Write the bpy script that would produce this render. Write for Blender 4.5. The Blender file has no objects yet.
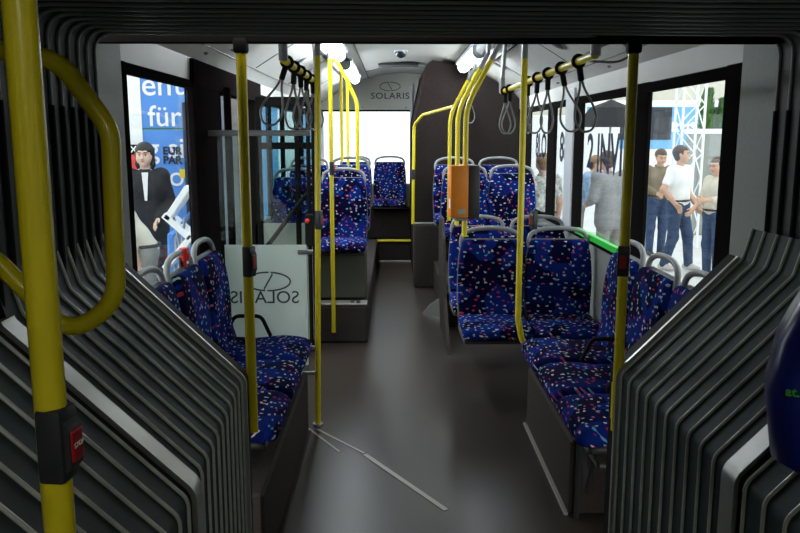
import bpy, bmesh, math, random
import numpy as np
from mathutils import Vector, Matrix, Euler
random.seed(7)
PI = math.pi
S = bpy.context.scene
COL = S.collection

# ------------------------------------------------------------------ camera, world, exposure
FPX = 780.0
PITCH = math.atan(131 / FPX); YAW = math.atan(7 / FPX * math.cos(PITCH))
cam = bpy.data.cameras.new('camera'); cam_o = bpy.data.objects.new('camera', cam); COL.objects.link(cam_o)
cam.sensor_width = 36.0; cam.lens = FPX / 800 * 36.0; cam.clip_start = .05; cam.clip_end = 200
cam_o.location = (0, 0, 1.65); cam_o.rotation_euler = (PI / 2 - PITCH, 0, -YAW)
S.camera = cam_o
S.view_settings.view_transform = 'Standard'; S.view_settings.look = 'None'
S.view_settings.exposure = 0.05; S.view_settings.gamma = 1.0; S.view_settings.use_curve_mapping = False
world = bpy.data.worlds.new('hall_daylight'); S.world = world; world.use_nodes = True
bg = world.node_tree.nodes['Background']
bg.inputs['Color'].default_value = (1.0, .99, .96, 1); bg.inputs['Strength'].default_value = 2.1
TUBE_POWER = 36.0       # emission strength of the lit ceiling tubes
FILL_POWER = 28.0      # added unseen tube behind the camera, brightens the foreground

# ------------------------------------------------------------------ materials
MATS = {}
def mat(name, col, rough=.5, metal=0.0, spec=.5, noise=None, bump=None, emit=None, sheen=0, coat=0):
    """noise=(scale, amount) mottles the colour, bump=(scale, strength) gives fine relief"""
    m = bpy.data.materials.new(name); m.use_nodes = True
    nt = m.node_tree; b = nt.nodes['Principled BSDF']
    b.inputs['Base Color'].default_value = (*col, 1); b.inputs['Roughness'].default_value = rough
    b.inputs['Metallic'].default_value = metal; b.inputs['Specular IOR Level'].default_value = spec
    if sheen: b.inputs['Sheen Weight'].default_value = sheen
    if coat: b.inputs['Coat Weight'].default_value = coat; b.inputs['Coat Roughness'].default_value = .1
    if noise or bump: tc = nt.nodes.new('ShaderNodeTexCoord')
    if noise:
        n = nt.nodes.new('ShaderNodeTexNoise'); n.inputs['Scale'].default_value = noise[0]; n.inputs['Detail'].default_value = 4
        r = nt.nodes.new('ShaderNodeMapRange'); r.inputs['From Min'].default_value = .3; r.inputs['From Max'].default_value = .7
        r.inputs['To Min'].default_value = 1 - noise[1]; r.inputs['To Max'].default_value = 1 + noise[1]
        mx = nt.nodes.new('ShaderNodeMix'); mx.data_type = 'RGBA'; mx.blend_type = 'MULTIPLY'; mx.inputs[0].default_value = 1
        mx.inputs[6].default_value = (*col, 1)
        nt.links.new(tc.outputs['Object'], n.inputs['Vector']); nt.links.new(n.outputs['Fac'], r.inputs['Value'])
        nt.links.new(r.outputs['Result'], mx.inputs[7]); nt.links.new(mx.outputs[2], b.inputs['Base Color'])
    if bump:
        n2 = nt.nodes.new('ShaderNodeTexNoise'); n2.inputs['Scale'].default_value = bump[0]; n2.inputs['Detail'].default_value = 3
        bp = nt.nodes.new('ShaderNodeBump'); bp.inputs['Strength'].default_value = bump[1]; bp.inputs['Distance'].default_value = .01
        nt.links.new(tc.outputs['Object'], n2.inputs['Vector']); nt.links.new(n2.outputs['Fac'], bp.inputs['Height'])
        nt.links.new(bp.outputs['Normal'], b.inputs['Normal'])
    if emit:
        b.inputs['Emission Color'].default_value = (*emit[0], 1); b.inputs['Emission Strength'].default_value = emit[1]
    MATS[name] = m
    return m

def glass_mat(name, tint, refl=.22):
    m = bpy.data.materials.new(name); m.use_nodes = True; nt = m.node_tree
    nt.nodes.remove(nt.nodes['Principled BSDF'])
    t = nt.nodes.new('ShaderNodeBsdfTransparent'); t.inputs['Color'].default_value = (*tint, 1)
    g = nt.nodes.new('ShaderNodeBsdfGlossy'); g.inputs['Roughness'].default_value = .02
    lw = nt.nodes.new('ShaderNodeLayerWeight'); lw.inputs['Blend'].default_value = .5
    pw = nt.nodes.new('ShaderNodeMath'); pw.operation = 'POWER'; pw.inputs[1].default_value = 4.0
    f = nt.nodes.new('ShaderNodeMath'); f.operation = 'MULTIPLY_ADD'; f.inputs[1].default_value = refl; f.inputs[2].default_value = .015
    nt.links.new(lw.outputs['Facing'], pw.inputs[0]); nt.links.new(pw.outputs[0], f.inputs[0])
    mx = nt.nodes.new('ShaderNodeMixShader')
    nt.links.new(f.outputs[0], mx.inputs[0]); nt.links.new(t.outputs[0], mx.inputs[1]); nt.links.new(g.outputs[0], mx.inputs[2])
    nt.links.new(mx.outputs[0], nt.nodes['Material Output'].inputs['Surface'])
    MATS[name] = m; return m

def fabric_mat():
    m = bpy.data.materials.new('seat_fabric'); m.use_nodes = True; nt = m.node_tree; b = nt.nodes['Principled BSDF']
    N = nt.nodes.new; L = nt.links.new
    b.inputs['Roughness'].default_value = .9; b.inputs['Sheen Weight'].default_value = .0; b.inputs['Sheen Tint'].default_value = (.25, .4, 1, 1)
    b.inputs['Specular IOR Level'].default_value = .04
    tc = N('ShaderNodeTexCoord')
    oi = N('ShaderNodeObjectInfo')
    off = N('ShaderNodeVectorMath'); off.operation = 'ADD'
    sc0 = N('ShaderNodeVectorMath'); sc0.operation = 'SCALE'; sc0.inputs['Scale'].default_value = 7.3
    cmb = N('ShaderNodeCombineXYZ'); L(oi.outputs['Random'], cmb.inputs[0]); L(oi.outputs['Random'], cmb.inputs[1])
    L(cmb.outputs[0], sc0.inputs[0]); L(tc.outputs['UV'], off.inputs[0]); L(sc0.outputs[0], off.inputs[1])
    # base: black-navy and blue blocks
    v = N('ShaderNodeTexVoronoi'); v.voronoi_dimensions = '2D'; v.distance = 'CHEBYCHEV'; v.inputs['Scale'].default_value = 8.5
    L(off.outputs[0], v.inputs['Vector'])
    sep = N('ShaderNodeSeparateColor'); L(v.outputs['Color'], sep.inputs[0])
    cr = N('ShaderNodeValToRGB'); cr.color_ramp.elements[0].color = (.003, .003, .030, 1); cr.color_ramp.elements[0].position = .30
    cr.color_ramp.elements[1].color = (.005, .019, .165, 1); cr.color_ramp.elements[1].position = .62
    L(sep.outputs[0], cr.inputs[0])
    cur = cr.outputs[0]
    def layer(cur, scale, thr, sx, sy, seed, gate, dist):
        mp = N('ShaderNodeMapping'); mp.inputs['Scale'].default_value = (sx, sy, 1); mp.inputs['Location'].default_value = (seed, seed * .7, 0)
        mp.inputs['Rotation'].default_value = (0, 0, seed * .21)
        L(off.outputs[0], mp.inputs[0])
        ns = N('ShaderNodeTexNoise'); ns.noise_dimensions = '2D'; ns.inputs['Scale'].default_value = scale * 3; L(mp.outputs[0], ns.inputs['Vector'])
        sb = N('ShaderNodeVectorMath'); sb.operation = 'SUBTRACT'; sb.inputs[1].default_value = (.5, .5, .5); L(ns.outputs['Color'], sb.inputs[0])
        sl = N('ShaderNodeVectorMath'); sl.operation = 'SCALE'; sl.inputs['Scale'].default_value = dist; L(sb.outputs[0], sl.inputs[0])
        ad = N('ShaderNodeVectorMath'); ad.operation = 'ADD'; L(mp.outputs[0], ad.inputs[0]); L(sl.outputs[0], ad.inputs[1])
        vo = N('ShaderNodeTexVoronoi'); vo.voronoi_dimensions = '2D'; vo.inputs['Scale'].default_value = scale; vo.inputs['Randomness'].default_value = .8
        L(ad.outputs[0], vo.inputs['Vector'])
        lt = N('ShaderNodeMath'); lt.operation = 'LESS_THAN'; lt.inputs[1].default_value = thr; L(vo.outputs['Distance'], lt.inputs[0])
        sp = N('ShaderNodeSeparateColor'); L(vo.outputs['Color'], sp.inputs[0])
        gt = N('ShaderNodeMath'); gt.operation = 'GREATER_THAN'; gt.inputs[1].default_value = gate; L(sp.outputs[1], gt.inputs[0])
        ml = N('ShaderNodeMath'); ml.operation = 'MULTIPLY'; L(lt.outputs[0], ml.inputs[0]); L(gt.outputs[0], ml.inputs[1])
        rp = N('ShaderNodeValToRGB'); rp.color_ramp.interpolation = 'CONSTANT'; e = rp.color_ramp.elements
        cols = [(0, (.42, .46, .52)), (.30, (.42, .04, .06)), (.50, (.12, .32, .52)), (.66, (.70, .55, .50)), (.8, (.45, .10, .22)), (.9, (.25, .45, .40))]
        e[0].position = 0; e[0].color = (*cols[0][1], 1); e[1].position = cols[1][0]; e[1].color = (*cols[1][1], 1)
        for p, c in cols[2:]:
            q = e.new(p); q.color = (*c, 1)
        L(sp.outputs[0], rp.inputs[0])
        mx = N('ShaderNodeMix'); mx.data_type = 'RGBA'; L(ml.outputs[0], mx.inputs[0]); L(cur, mx.inputs[6]); L(rp.outputs[0], mx.inputs[7])
        return mx.outputs[2]
    cur = layer(cur, 16.5, .16, 1.0, 1.6, 1.3, .12, .02)
    cur = layer(cur, 11, .095, 1.6, .9, 5.1, .35, .02)
    cur = layer(cur, 18, .10, 1, 1, 9.7, .65, .01)
    L(cur, b.inputs['Base Color'])
    nz = N('ShaderNodeTexNoise'); nz.inputs['Scale'].default_value = 500; L(tc.outputs['UV'], nz.inputs['Vector'])
    bp = N('ShaderNodeBump'); bp.inputs['Strength'].default_value = .15; bp.inputs['Distance'].default_value = .003
    L(nz.outputs['Fac'], bp.inputs['Height']); L(bp.outputs[0], b.inputs['Normal'])
    MATS['fabric'] = m

fabric_mat()
mat('yellow', (.84, .69, .012), .30, coat=.25, noise=(9, .05))
mat('steel', (.35, .36, .37), .35, metal=.8)
mat('grey_plastic', (.27, .28, .285), .42)
mat('shell_grey', (.10, .105, .11), .5)
mat('dark_plastic', (.03, .031, .034), .45)
mat('black', (.009, .009, .010), .6, spec=.1)
mat('rubber', (.050, .068, .069), .6, spec=.25, noise=(14, .18))
mat('bead_highlight', (.60, .62, .56), .2, spec=.8, noise=(20, .15))  # rib edge strip, its colour lightened to hold the ridge highlights
mat('bead_dark', (.45, .47, .47), .3)
mat('bellows_cloth', (.030, .032, .034), .55, noise=(10, .2))
mat('alu', (.50, .50, .47), .40, metal=.9, noise=(12, .08))
mat('wall_grey', (.26, .28, .265), .6, noise=(60, .05))
mat('ceiling_grey', (.50, .505, .48), .5, noise=(3, .03))
mat('panel_dark', (.028, .022, .021), .85, spec=0, noise=(90, .25), bump=(120, .1))
mat('kick', (.11, .115, .10), .35)
mat('podest', (.052, .044, .040), .75, spec=.08, noise=(120, .25), bump=(120, .1))
mat('cream', (.66, .65, .58), .55)
mat('frame_black', (.011, .010, .010), .8, spec=0)
mat('pillar_dark', (.011, .009, .009), .9, spec=0)
mat('white_film', (.84, .87, .85), .55)
mat('logo_dark', (.06, .065, .07), .5)
mat('orange', (.88, .27, .012), .45, noise=(15, .06))
mat('red', (.40, .012, .012), .35)
mat('signal_red', (.75, .03, .015), .3)
mat('cable', (.17, .175, .17), .4)
mat('green_strip', (.02, .62, .05), .5)
mat('blue_device', (.006, .014, .20), .3, coat=.3, noise=(20, .1))
mat('screen_grey', (.35, .42, .42), .3)
mat('led_green', (.02, .16, .015), .5, emit=((.1, .9, .05), .03))
mat('tube_lit', (.9, .95, 1), .5, emit=((.86, .93, 1.0), TUBE_POWER))
mat('tube_fill', (.9, .95, 1), .5, emit=((.95, .96, .88), FILL_POWER))
mat('tube_cap', (.20, .21, .22), .5)
mat('housing', (.62, .66, .70), .35)
mat('seam', (.10, .10, .10), .6)
mat('yellow_edge', (.80, .62, .02), .5)
mat('metal_strip', (.34, .32, .29), .45, metal=.2)  # pale metal of the floor strips, ledge and trims
def film_mat():
    m = bpy.data.materials.new('film_translucent'); m.use_nodes = True; nt = m.node_tree; nt.nodes.remove(nt.nodes['Principled BSDF'])
    d = nt.nodes.new('ShaderNodeBsdfDiffuse'); d.inputs['Color'].default_value = (.93, .95, .92, 1)
    t = nt.nodes.new('ShaderNodeBsdfTranslucent'); t.inputs['Color'].default_value = (.95, .97, .93, 1)
    mx = nt.nodes.new('ShaderNodeMixShader'); mx.inputs[0].default_value = .6
    nt.links.new(d.outputs[0], mx.inputs[1]); nt.links.new(t.outputs[0], mx.inputs[2]); nt.links.new(mx.outputs[0], nt.nodes['Material Output'].inputs['Surface'])
    MATS['film_translucent'] = m
film_mat()
glass_mat('pane', (.90, .95, .97)); glass_mat('pane_tint', (.62, .72, .74)); glass_mat('pane_green', (.80, .88, .86))
# hall
mat('hall_floor', (.66, .66, .64), .4, noise=(2, .1))
mat('hall_wall', (.62, .60, .52), .8, noise=(.6, .06))
mat('banner_blue', (.085, .27, .72), .6, noise=(2, .08))
mat('banner_white', (.88, .90, .92), .6)
mat('white_paint', (.85, .86, .87), .4)
mat('navy_letter', (.008, .012, .05), .5)
mat('bus_blue', (.16, .42, .78), .35); mat('bus_glass', (.015, .02, .03), .15)
mat('leaf_green', (.045, .16, .02), .7, noise=(25, .4)); mat('bark', (.10, .06, .035), .8)
mat('skin', (.60, .36, .25), .55, noise=(30, .06)); mat('skin_pale', (.68, .46, .36), .55, noise=(30, .06))
mat('hair_black', (.012, .010, .010), .45, bump=(120, .4)); mat('hair_brown', (.075, .040, .020), .55, bump=(120, .4))
mat('hair_light', (.26, .15, .07), .6, bump=(120, .4))
mat('shirt_white', (.84, .85, .84), .75, bump=(18, .25)); mat('jeans', (.030, .058, .125), .85, noise=(12, .3), bump=(20, .25))
mat('jacket_brown', (.20, .155, .10), .85, noise=(10, .15)); mat('jacket_black', (.014, .014, .017), .8, bump=(18, .2))
mat('suit_grey', (.27, .275, .275), .85, noise=(40, .1), bump=(14, .3)); mat('shirt_blue', (.26, .40, .58), .8, noise=(25, .25))
mat('shirt_pattern', (.42, .44, .40), .8, noise=(22, .6)); mat('shirt_beige', (.62, .58, .48), .8, bump=(16, .3))
mat('trouser_grey', (.22, .215, .20), .85, noise=(12, .15)); mat('shoe', (.03, .025, .02), .5); mat('shoe_light', (.55, .53, .5), .6)
mat('eye', (.02, .015, .01), .2); mat('lip', (.42, .12, .10), .5); mat('belt', (.02, .015, .01), .5)

def floor_mat():
    m = bpy.data.materials.new('bus_floor'); m.use_nodes = True; nt = m.node_tree; b = nt.nodes['Principled BSDF']
    N = nt.nodes.new; L = nt.links.new
    tc = N('ShaderNodeTexCoord')
    n1 = N('ShaderNodeTexNoise'); n1.inputs['Scale'].default_value = 260; n1.inputs['Detail'].default_value = 2; L(tc.outputs['Object'], n1.inputs['Vector'])
    r1 = N('ShaderNodeValToRGB'); r1.color_ramp.elements[0].position = .35; r1.color_ramp.elements[0].color = (.024, .018, .015, 1)
    r1.color_ramp.elements[1].position = .70; r1.color_ramp.elements[1].color = (.066, .053, .045, 1)
    L(n1.outputs['Fac'], r1.inputs[0]); 
    n2 = N('ShaderNodeTexNoise'); n2.inputs['Scale'].default_value = 2.2; n2.inputs['Detail'].default_value = 2; L(tc.outputs['Object'], n2.inputs['Vector'])
    mr = N('ShaderNodeMapRange'); mr.inputs['To Min'].default_value = .8; mr.inputs['To Max'].default_value = 1.2; L(n2.outputs['Fac'], mr.inputs[0])
    mx = N('ShaderNodeMix'); mx.data_type = 'RGBA'; mx.blend_type = 'MULTIPLY'; mx.inputs[0].default_value = 1
    L(r1.outputs[0], mx.inputs[6]); L(mr.outputs[0], mx.inputs[7]); L(mx.outputs[2], b.inputs['Base Color'])
    rr = N('ShaderNodeMapRange'); rr.inputs['To Min'].default_value = .29; rr.inputs['To Max'].default_value = .35; L(n2.outputs['Fac'], rr.inputs[0]); L(rr.outputs[0], b.inputs['Roughness'])
    b.inputs['Specular IOR Level'].default_value = .30
    b.inputs['Coat Weight'].default_value = .0; b.inputs['Coat Roughness'].default_value = .24
    bp = N('ShaderNodeBump'); bp.inputs['Strength'].default_value = .06; bp.inputs['Distance'].default_value = .002
    L(n1.outputs['Fac'], bp.inputs['Height']); L(bp.outputs[0], b.inputs['Normal'])
    MATS['floor'] = m
floor_mat()

# ------------------------------------------------------------------ builders
def tag(o, label=None, cat=None, group=None, kind=None):
    if label: o['label'] = label
    if cat: o['category'] = cat
    if group: o['group'] = group
    if kind: o['kind'] = kind
    return o
def empty(name, loc=(0, 0, 0), rz=0.0):
    o = bpy.data.objects.new(name, None); COL.objects.link(o); o.location = loc; o.rotation_euler = (0, 0, rz)
    o.empty_display_size = .1
    return o
def thing(name, label, cat, loc=(0, 0, 0), rz=0.0, group=None, kind=None):
    return tag(empty(name, loc, rz), label, cat, group, kind)
def children(o): return [c for c in bpy.data.objects if c.parent == o]
def copy_tree(o, parent=None):
    c = o.copy(); COL.objects.link(c); c.parent = parent
    for ch in children(o): copy_tree(ch, c)
    return c

class MB:
    def __init__(s): s.v = []; s.f = []; s.uv = {}
    def add(s, vs, fs):
        n = len(s.v); s.v += [tuple(v) for v in vs]; s.f += [tuple(i + n for i in f) for f in fs]; return s
    def box(s, x0, x1, y0, y1, z0, z1):
        return s.add([(x0, y0, z0), (x1, y0, z0), (x1, y1, z0), (x0, y1, z0), (x0, y0, z1), (x1, y0, z1), (x1, y1, z1), (x0, y1, z1)],
                     [(0, 3, 2, 1), (4, 5, 6, 7), (0, 1, 5, 4), (1, 2, 6, 5), (2, 3, 7, 6), (3, 0, 4, 7)])
    def rbox(s, x0, x1, y0, y1, z0, z1, b=.01, seg=2):
        bm = bmesh.new(); bmesh.ops.create_cube(bm, size=1)
        for v in bm.verts: v.co = ((x0 + x1) / 2 + v.co.x * (x1 - x0), (y0 + y1) / 2 + v.co.y * (y1 - y0), (z0 + z1) / 2 + v.co.z * (z1 - z0))
        bmesh.ops.bevel(bm, geom=bm.edges[:], offset=b, segments=seg, affect='EDGES', profile=.5)
        bm.verts.ensure_lookup_table(); bm.verts.index_update()
        s.add([v.co[:] for v in bm.verts], [tuple(v.index for v in f.verts) for f in bm.faces]); bm.free(); return s
    def tube(s, pts, r, n=10, fillet=0.0, closed=False):
        pts = [Vector(p) for p in pts]
        if fillet: pts = fillet_path(pts, fillet)
        m = len(pts); rs = r if isinstance(r, (list, tuple)) else [r] * m
        t0 = (pts[1] - pts[0]).normalized()
        u = t0.orthogonal().normalized(); rings = []; prev = t0
        for i, p in enumerate(pts):
            if closed: t = (pts[(i + 1) % m] - pts[i - 1]).normalized()
            else: t = (pts[min(i + 1, m - 1)] - pts[max(i - 1, 0)]).normalized()
            q = prev.rotation_difference(t); u = q @ u; u = (u - t * u.dot(t)).normalized(); w = t.cross(u); prev = t
            rings.append([p + (u * math.cos(2 * PI * k / n) + w * math.sin(2 * PI * k / n)) * rs[i] for k in range(n)])
        vs = [v for R in rings for v in R]; fs = []
        for i in range(m if closed else m - 1):
            j = (i + 1) % m
            for k in range(n): fs.append((i * n + k, i * n + (k + 1) % n, j * n + (k + 1) % n, j * n + k))
        if not closed: fs += [tuple(range(n - 1, -1, -1)), tuple(range((m - 1) * n, m * n))]
        return s.add(vs, fs)
    def prism(s, poly, a, b, axis='y'):
        n = len(poly)
        def P(p, t): return {'y': (p[0], t, p[1]), 'z': (p[0], p[1], t), 'x': (t, p[0], p[1])}[axis]
        vs = [P(p, a) for p in poly] + [P(p, b) for p in poly]
        fs = [tuple(range(n)), tuple(range(2 * n - 1, n - 1, -1))] + [(i, i + n, (i + 1) % n + n, (i + 1) % n) for i in range(n)]
        return s.add(vs, fs)
    def lathe(s, prof, c=(0, 0, 0), n=20):
        vs = []; fs = []; m = len(prof)
        for k in range(n):
            a = 2 * PI * k / n
            vs += [(c[0] + r * math.cos(a), c[1] + r * math.sin(a), c[2] + z) for r, z in prof]
        for k in range(n):
            l = (k + 1) % n
            for i in range(m - 1): fs.append((k * m + i, l * m + i, l * m + i + 1, k * m + i + 1))
        return s.add(vs, fs)
    def loft(s, rings, cap=True, uvs=None):
        n = len(rings[0]); m = len(rings); base = len(s.f)
        fs = [(i * n + k, i * n + (k + 1) % n, (i + 1) * n + (k + 1) % n, (i + 1) * n + k) for i in range(m - 1) for k in range(n)]
        if cap: fs += [tuple(range(n - 1, -1, -1)), tuple(range((m - 1) * n, m * n))]
        return s.add([v for R in rings for v in R], fs)
    def dip(s, z0=.86, d=.018):
        s.v = [(x, y, z - d * math.cos(min(abs(x) / .19, 1) * PI / 2) ** 1.2 * max(0, min(1, (z - z0) / .09))) for x, y, z in s.v]; return s
    def xf(s, M):
        s.v = [tuple(M @ Vector(v)) for v in s.v]; return s
    def build(s, name, m, parent=None, smooth=False, uv=None, loc=None):
        me = bpy.data.meshes.new(name); me.from_pydata(s.v, [], s.f); me.update()
        bm = bmesh.new(); bm.from_mesh(me); bmesh.ops.recalc_face_normals(bm, faces=bm.faces[:]); bm.to_mesh(me); bm.free()
        if isinstance(m, str): m = MATS[m]
        me.materials.append(m)
        if smooth:
            me.polygons.foreach_set('use_smooth', [True] * len(me.polygons))
            try: me.set_sharp_from_angle(angle=math.radians(smooth if smooth > 1 else 40))
            except Exception: pass
        if uv:
            l = me.uv_layers.new(name='UVMap')
            for lp in me.loops: l.data[lp.index].uv = uv(me.vertices[lp.vertex_index].co)
        o = bpy.data.objects.new(name, me); COL.objects.link(o)
        if parent: o.parent = parent
        if loc: o.location = loc
        return o

def fillet_path(pts, r, n=6):
    out = [pts[0]]
    for i in range(1, len(pts) - 1):
        a, b, c = pts[i - 1], pts[i], pts[i + 1]
        u = (a - b); w = (c - b); lu, lw = u.length, w.length; u.normalize(); w.normalize()
        ang = u.angle(w)
        if ang > PI - .02: out.append(b); continue
        d = min(r / math.tan(ang / 2), lu * .49, lw * .49)
        p0, p1 = b + u * d, b + w * d
        for k in range(n + 1):
            t = k / n; out.append(p0 * (1 - t) ** 2 + b * 2 * t * (1 - t) + p1 * t ** 2)
    out.append(pts[-1]); return out
def catmull(pts, n=6):
    P = [Vector(p) for p in pts]; out = []
    for i in range(len(P) - 1):
        a = P[max(i - 1, 0)]; b = P[i]; c = P[i + 1]; d = P[min(i + 2, len(P) - 1)]
        for k in range(n):
            t = k / n
            out.append(.5 * ((2 * b) + (c - a) * t + (2 * a - 5 * b + 4 * c - d) * t * t + (3 * b - a - 3 * c + d) * t ** 3))
    out.append(P[-1]); return out
def rrect(w, h, r, n=4):
    """rounded rectangle ring in 2D, centred"""
    out = []
    r = min(r, w / 2 - 1e-4, h / 2 - 1e-4)
    for cx, cy, a0 in ((w / 2 - r, h / 2 - r, 0), (-w / 2 + r, h / 2 - r, PI / 2), (-w / 2 + r, -h / 2 + r, PI), (w / 2 - r, -h / 2 + r, 1.5 * PI)):
        for k in range(n + 1):
            a = a0 + PI / 2 * k / n; out.append((cx + r * math.cos(a), cy + r * math.sin(a)))
    return out
def text(name, body, size, m, parent=None, loc=(0, 0, 0), rot=(PI / 2, 0, 0), ext=.001, mirror=False, align='CENTER', sx=1.0, bold=0.0, spacing=1.0):
    cu = bpy.data.curves.new(name, 'FONT'); cu.body = body; cu.size = size; cu.extrude = ext; cu.align_x = align; cu.align_y = 'CENTER'
    cu.offset = bold; cu.resolution_u = 4; cu.space_character = spacing
    t = bpy.data.objects.new('tmp_text', cu); COL.objects.link(t)
    dg = bpy.context.evaluated_depsgraph_get(); me = bpy.data.meshes.new_from_object(t.evaluated_get(dg)); bpy.data.objects.remove(t); bpy.data.curves.remove(cu)
    me.name = name; me.transform(Matrix.Diagonal((-sx if mirror else sx, 1, 1, 1)))
    if mirror: me.flip_normals()
    me.materials.clear(); me.materials.append(MATS[m])
    o = bpy.data.objects.new(name, me); COL.objects.link(o); o.location = loc; o.rotation_euler = rot
    if parent: o.parent = parent
    return o
def structure(mb, name, m, label, cat, **k):
    return tag(mb.build(name, m, **k), label, cat, kind='structure')

XL, XR, XC = -1.03, 1.36, .165          # side walls, middle of the bus
Y0, YR = 2.68, 11.05                    # start of the rear section, rear wall
DOOR0, DOOR1 = 4.66, 5.95

# ------------------------------------------------------------------ the room: floor, walls, ceiling
b = MB().box(XL - .08, XR + .08, -3.0, YR + .08, -.10, 0.0)
fl = structure(b, 'floor', 'floor', 'dark grey speckled vinyl bus floor with a soft sheen', 'floor')
# metal joint strips let into the floor
for a, c, w in (((-.435, 4.23), (-.155, 3.885), .014), ((-.15, 3.87), (.235, 3.25), .026), ((-.485, 4.24), (-.285, 3.905), .012)):
    A, C_ = Vector((*a, 0)), Vector((*c, 0)); d = (C_ - A).normalized(); n = Vector((-d.y, d.x, 0)) * w / 2
    MB().add([A - n, A + n, C_ + n, C_ - n, *[p + Vector((0, 0, .003)) for p in (A - n, A + n, C_ + n, C_ - n)]],
             [(0, 1, 2, 3), (4, 5, 6, 7), (0, 1, 5, 4), (1, 2, 6, 5), (2, 3, 7, 6), (3, 0, 4, 7)]).build('joint_strip', 'metal_strip', fl)
# trims where the seat boxes meet the floor
MB().box(.752, .768, 3.2, 4.3, 0, .012).build('floor_trim', 'metal_strip', fl)
MB().box(-.478, -.466, 2.7, 4.2, 0, .008).build('floor_trim', 'podest', fl)

# left wall: sill wall, header and posts
b = MB().box(XL - .025, XL, Y0, DOOR0, 0, .92).box(XL - .025, XL, DOOR1, YR, 0, .98)
b.box(XL - .08, XL, Y0, YR, 1.90, 2.06)
wl = structure(b, 'wall_left', 'wall_grey', 'grey side wall of the bus on the door side', 'wall')
def post(parent, x0, x1, y0, y1, z0, z1, m, name='window_post'): return MB().rbox(x0, x1, y0, y1, z0, z1, .006, 1).build(name, m, parent)
post(wl, XL - .08, XL + .012, Y0, 3.02, .0, 2.05, 'wall_grey', 'end_pillar')
post(wl, XL - .02, XL + .01, 3.02, 3.085, .92, 1.93, 'frame_black')
post(wl, XL - .03, XL + .02, 4.06, DOOR0, .0, 2.03, 'pillar_dark')
post(wl, XL - .08, XL + .02, DOOR1, 6.06, 0, 2.0, 'frame_black')
for y in (6.55, 7.35, 8.9): post(wl, XL - .02, XL + .01, y, y + .12, .95, 1.95, 'frame_black')
MB().box(XL - .02, XL + .015, 3.02, 4.06, 1.885, 1.925).build('top_frame', 'frame_black', wl)
MB().box(XL - .07, XL + .022, 4.06, 6.1, 1.90, 2.035).build('door_header', 'pillar_dark', wl)
MB().box(XL - .02, XL + .012, 6.0, YR, 1.90, 1.96).build('top_frame', 'frame_black', wl)
MB().box(XL - .02, XL + .02, 3.02, 4.06, .90, .94).build('bottom_frame', 'frame_black', wl)
# right wall
b = MB().box(XR, XR + .025, Y0, YR, 0, .93).box(XR, XR + .08, Y0, YR, 1.90, 2.06)
wr = structure(b, 'wall_right', 'wall_grey', 'grey side wall of the bus with the long window row', 'wall')
post(wr, XR - .012, XR + .08, Y0, 3.09, 0, 2.05, 'wall_grey', 'end_pillar')
for y0, y1, m in ((3.09, 3.24, 'frame_black'), (4.2, 4.52, 'frame_black'), (5.66, 5.88, 'frame_black'), (5.89, 6.16, 'alu_post'), (6.6, 6.9, 'frame_black'), (7.8, 8.16, 'frame_black'), (8.55, 8.7, 'frame_black')):
    if m == 'alu_post': post(wr, XR - .02, XR + .014, y0, y1, .93, 2.0, 'housing')
    else: post(wr, XR - .012, XR + .014, y0, y1, .93, 1.93, m)
MB().box(XR - .014, XR + .014, 3.09, 8.7, 1.875, 1.925).build('top_frame', 'frame_black', wr)
MB().box(XR - .014, XR + .014, 3.09, 8.7, .92, .955).build('bottom_frame', 'frame_black', wr)
gs = MB().box(XR - .04, XR - .008, 4.55, 5.62, .955, .992).build('sill_strip', 'green_strip', wr); gs['label'] = 'bright green strip along the window sill'
# window panes (structure)
def window(n, x, y0, y1, z0, z1, label, m='pane'):
    return structure(MB().box(x - .004, x + .004, y0, y1, z0, z1), 'window_%d' % n, m, label, 'window')
window(1, XL - .012, 3.06, 4.04, .92, 1.90, 'clear window on the door side looking out at the woman in black')
window(2, XL - .012, 6.04, 8.95, .97, 1.93, 'long side window behind the open door', 'pane')
window(3, XL - .012, 8.95, YR, .97, 1.93, 'rearmost window on the door side', 'pane')
window(4, XR + .012, 3.2, 4.3, .93, 1.90, 'clear window looking out at the man in white shirt')
w5 = window(5, XR + .012, 4.4, 5.8, .93, 1.90, 'window with dark lettering looking out at grey suit')
w6 = window(6, XR + .012, 6.1, 6.7, .93, 1.90, 'narrow window with dark numerals beside pale post')
w7 = window(7, XR + .012, 6.8, 7.9, .93, 1.90, 'window with dark numerals behind the double seats')
window(8, XR + .012, 8.1, 8.62, .93, 1.90, 'narrow bluish window beside the dark engine housing', 'pane_tint')
# lettering on the outside of the panes, reading as the photo shows it from inside
ROT_R = (PI / 2, 0, -PI / 2)     # faces -X
def pane_text(parent, body, y, z, size, sx=1.0):
    return text('lettering', body, size, 'navy_letter', None, (XR + .0195, y, z), ROT_R, .001, sx=sx, bold=.006)
for o, par in ((pane_text(None, '8I.O', 7.35, 1.545, .31, .95), w7), (pane_text(None, '88', 6.36, 1.545, .33, .95), w6),
               (pane_text(None, '2', 5.50, 1.53, .33, 1.1), w5), (pane_text(None, 'INVII', 4.98, 1.52, .36, .9), w5)):
    o.parent = par

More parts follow.
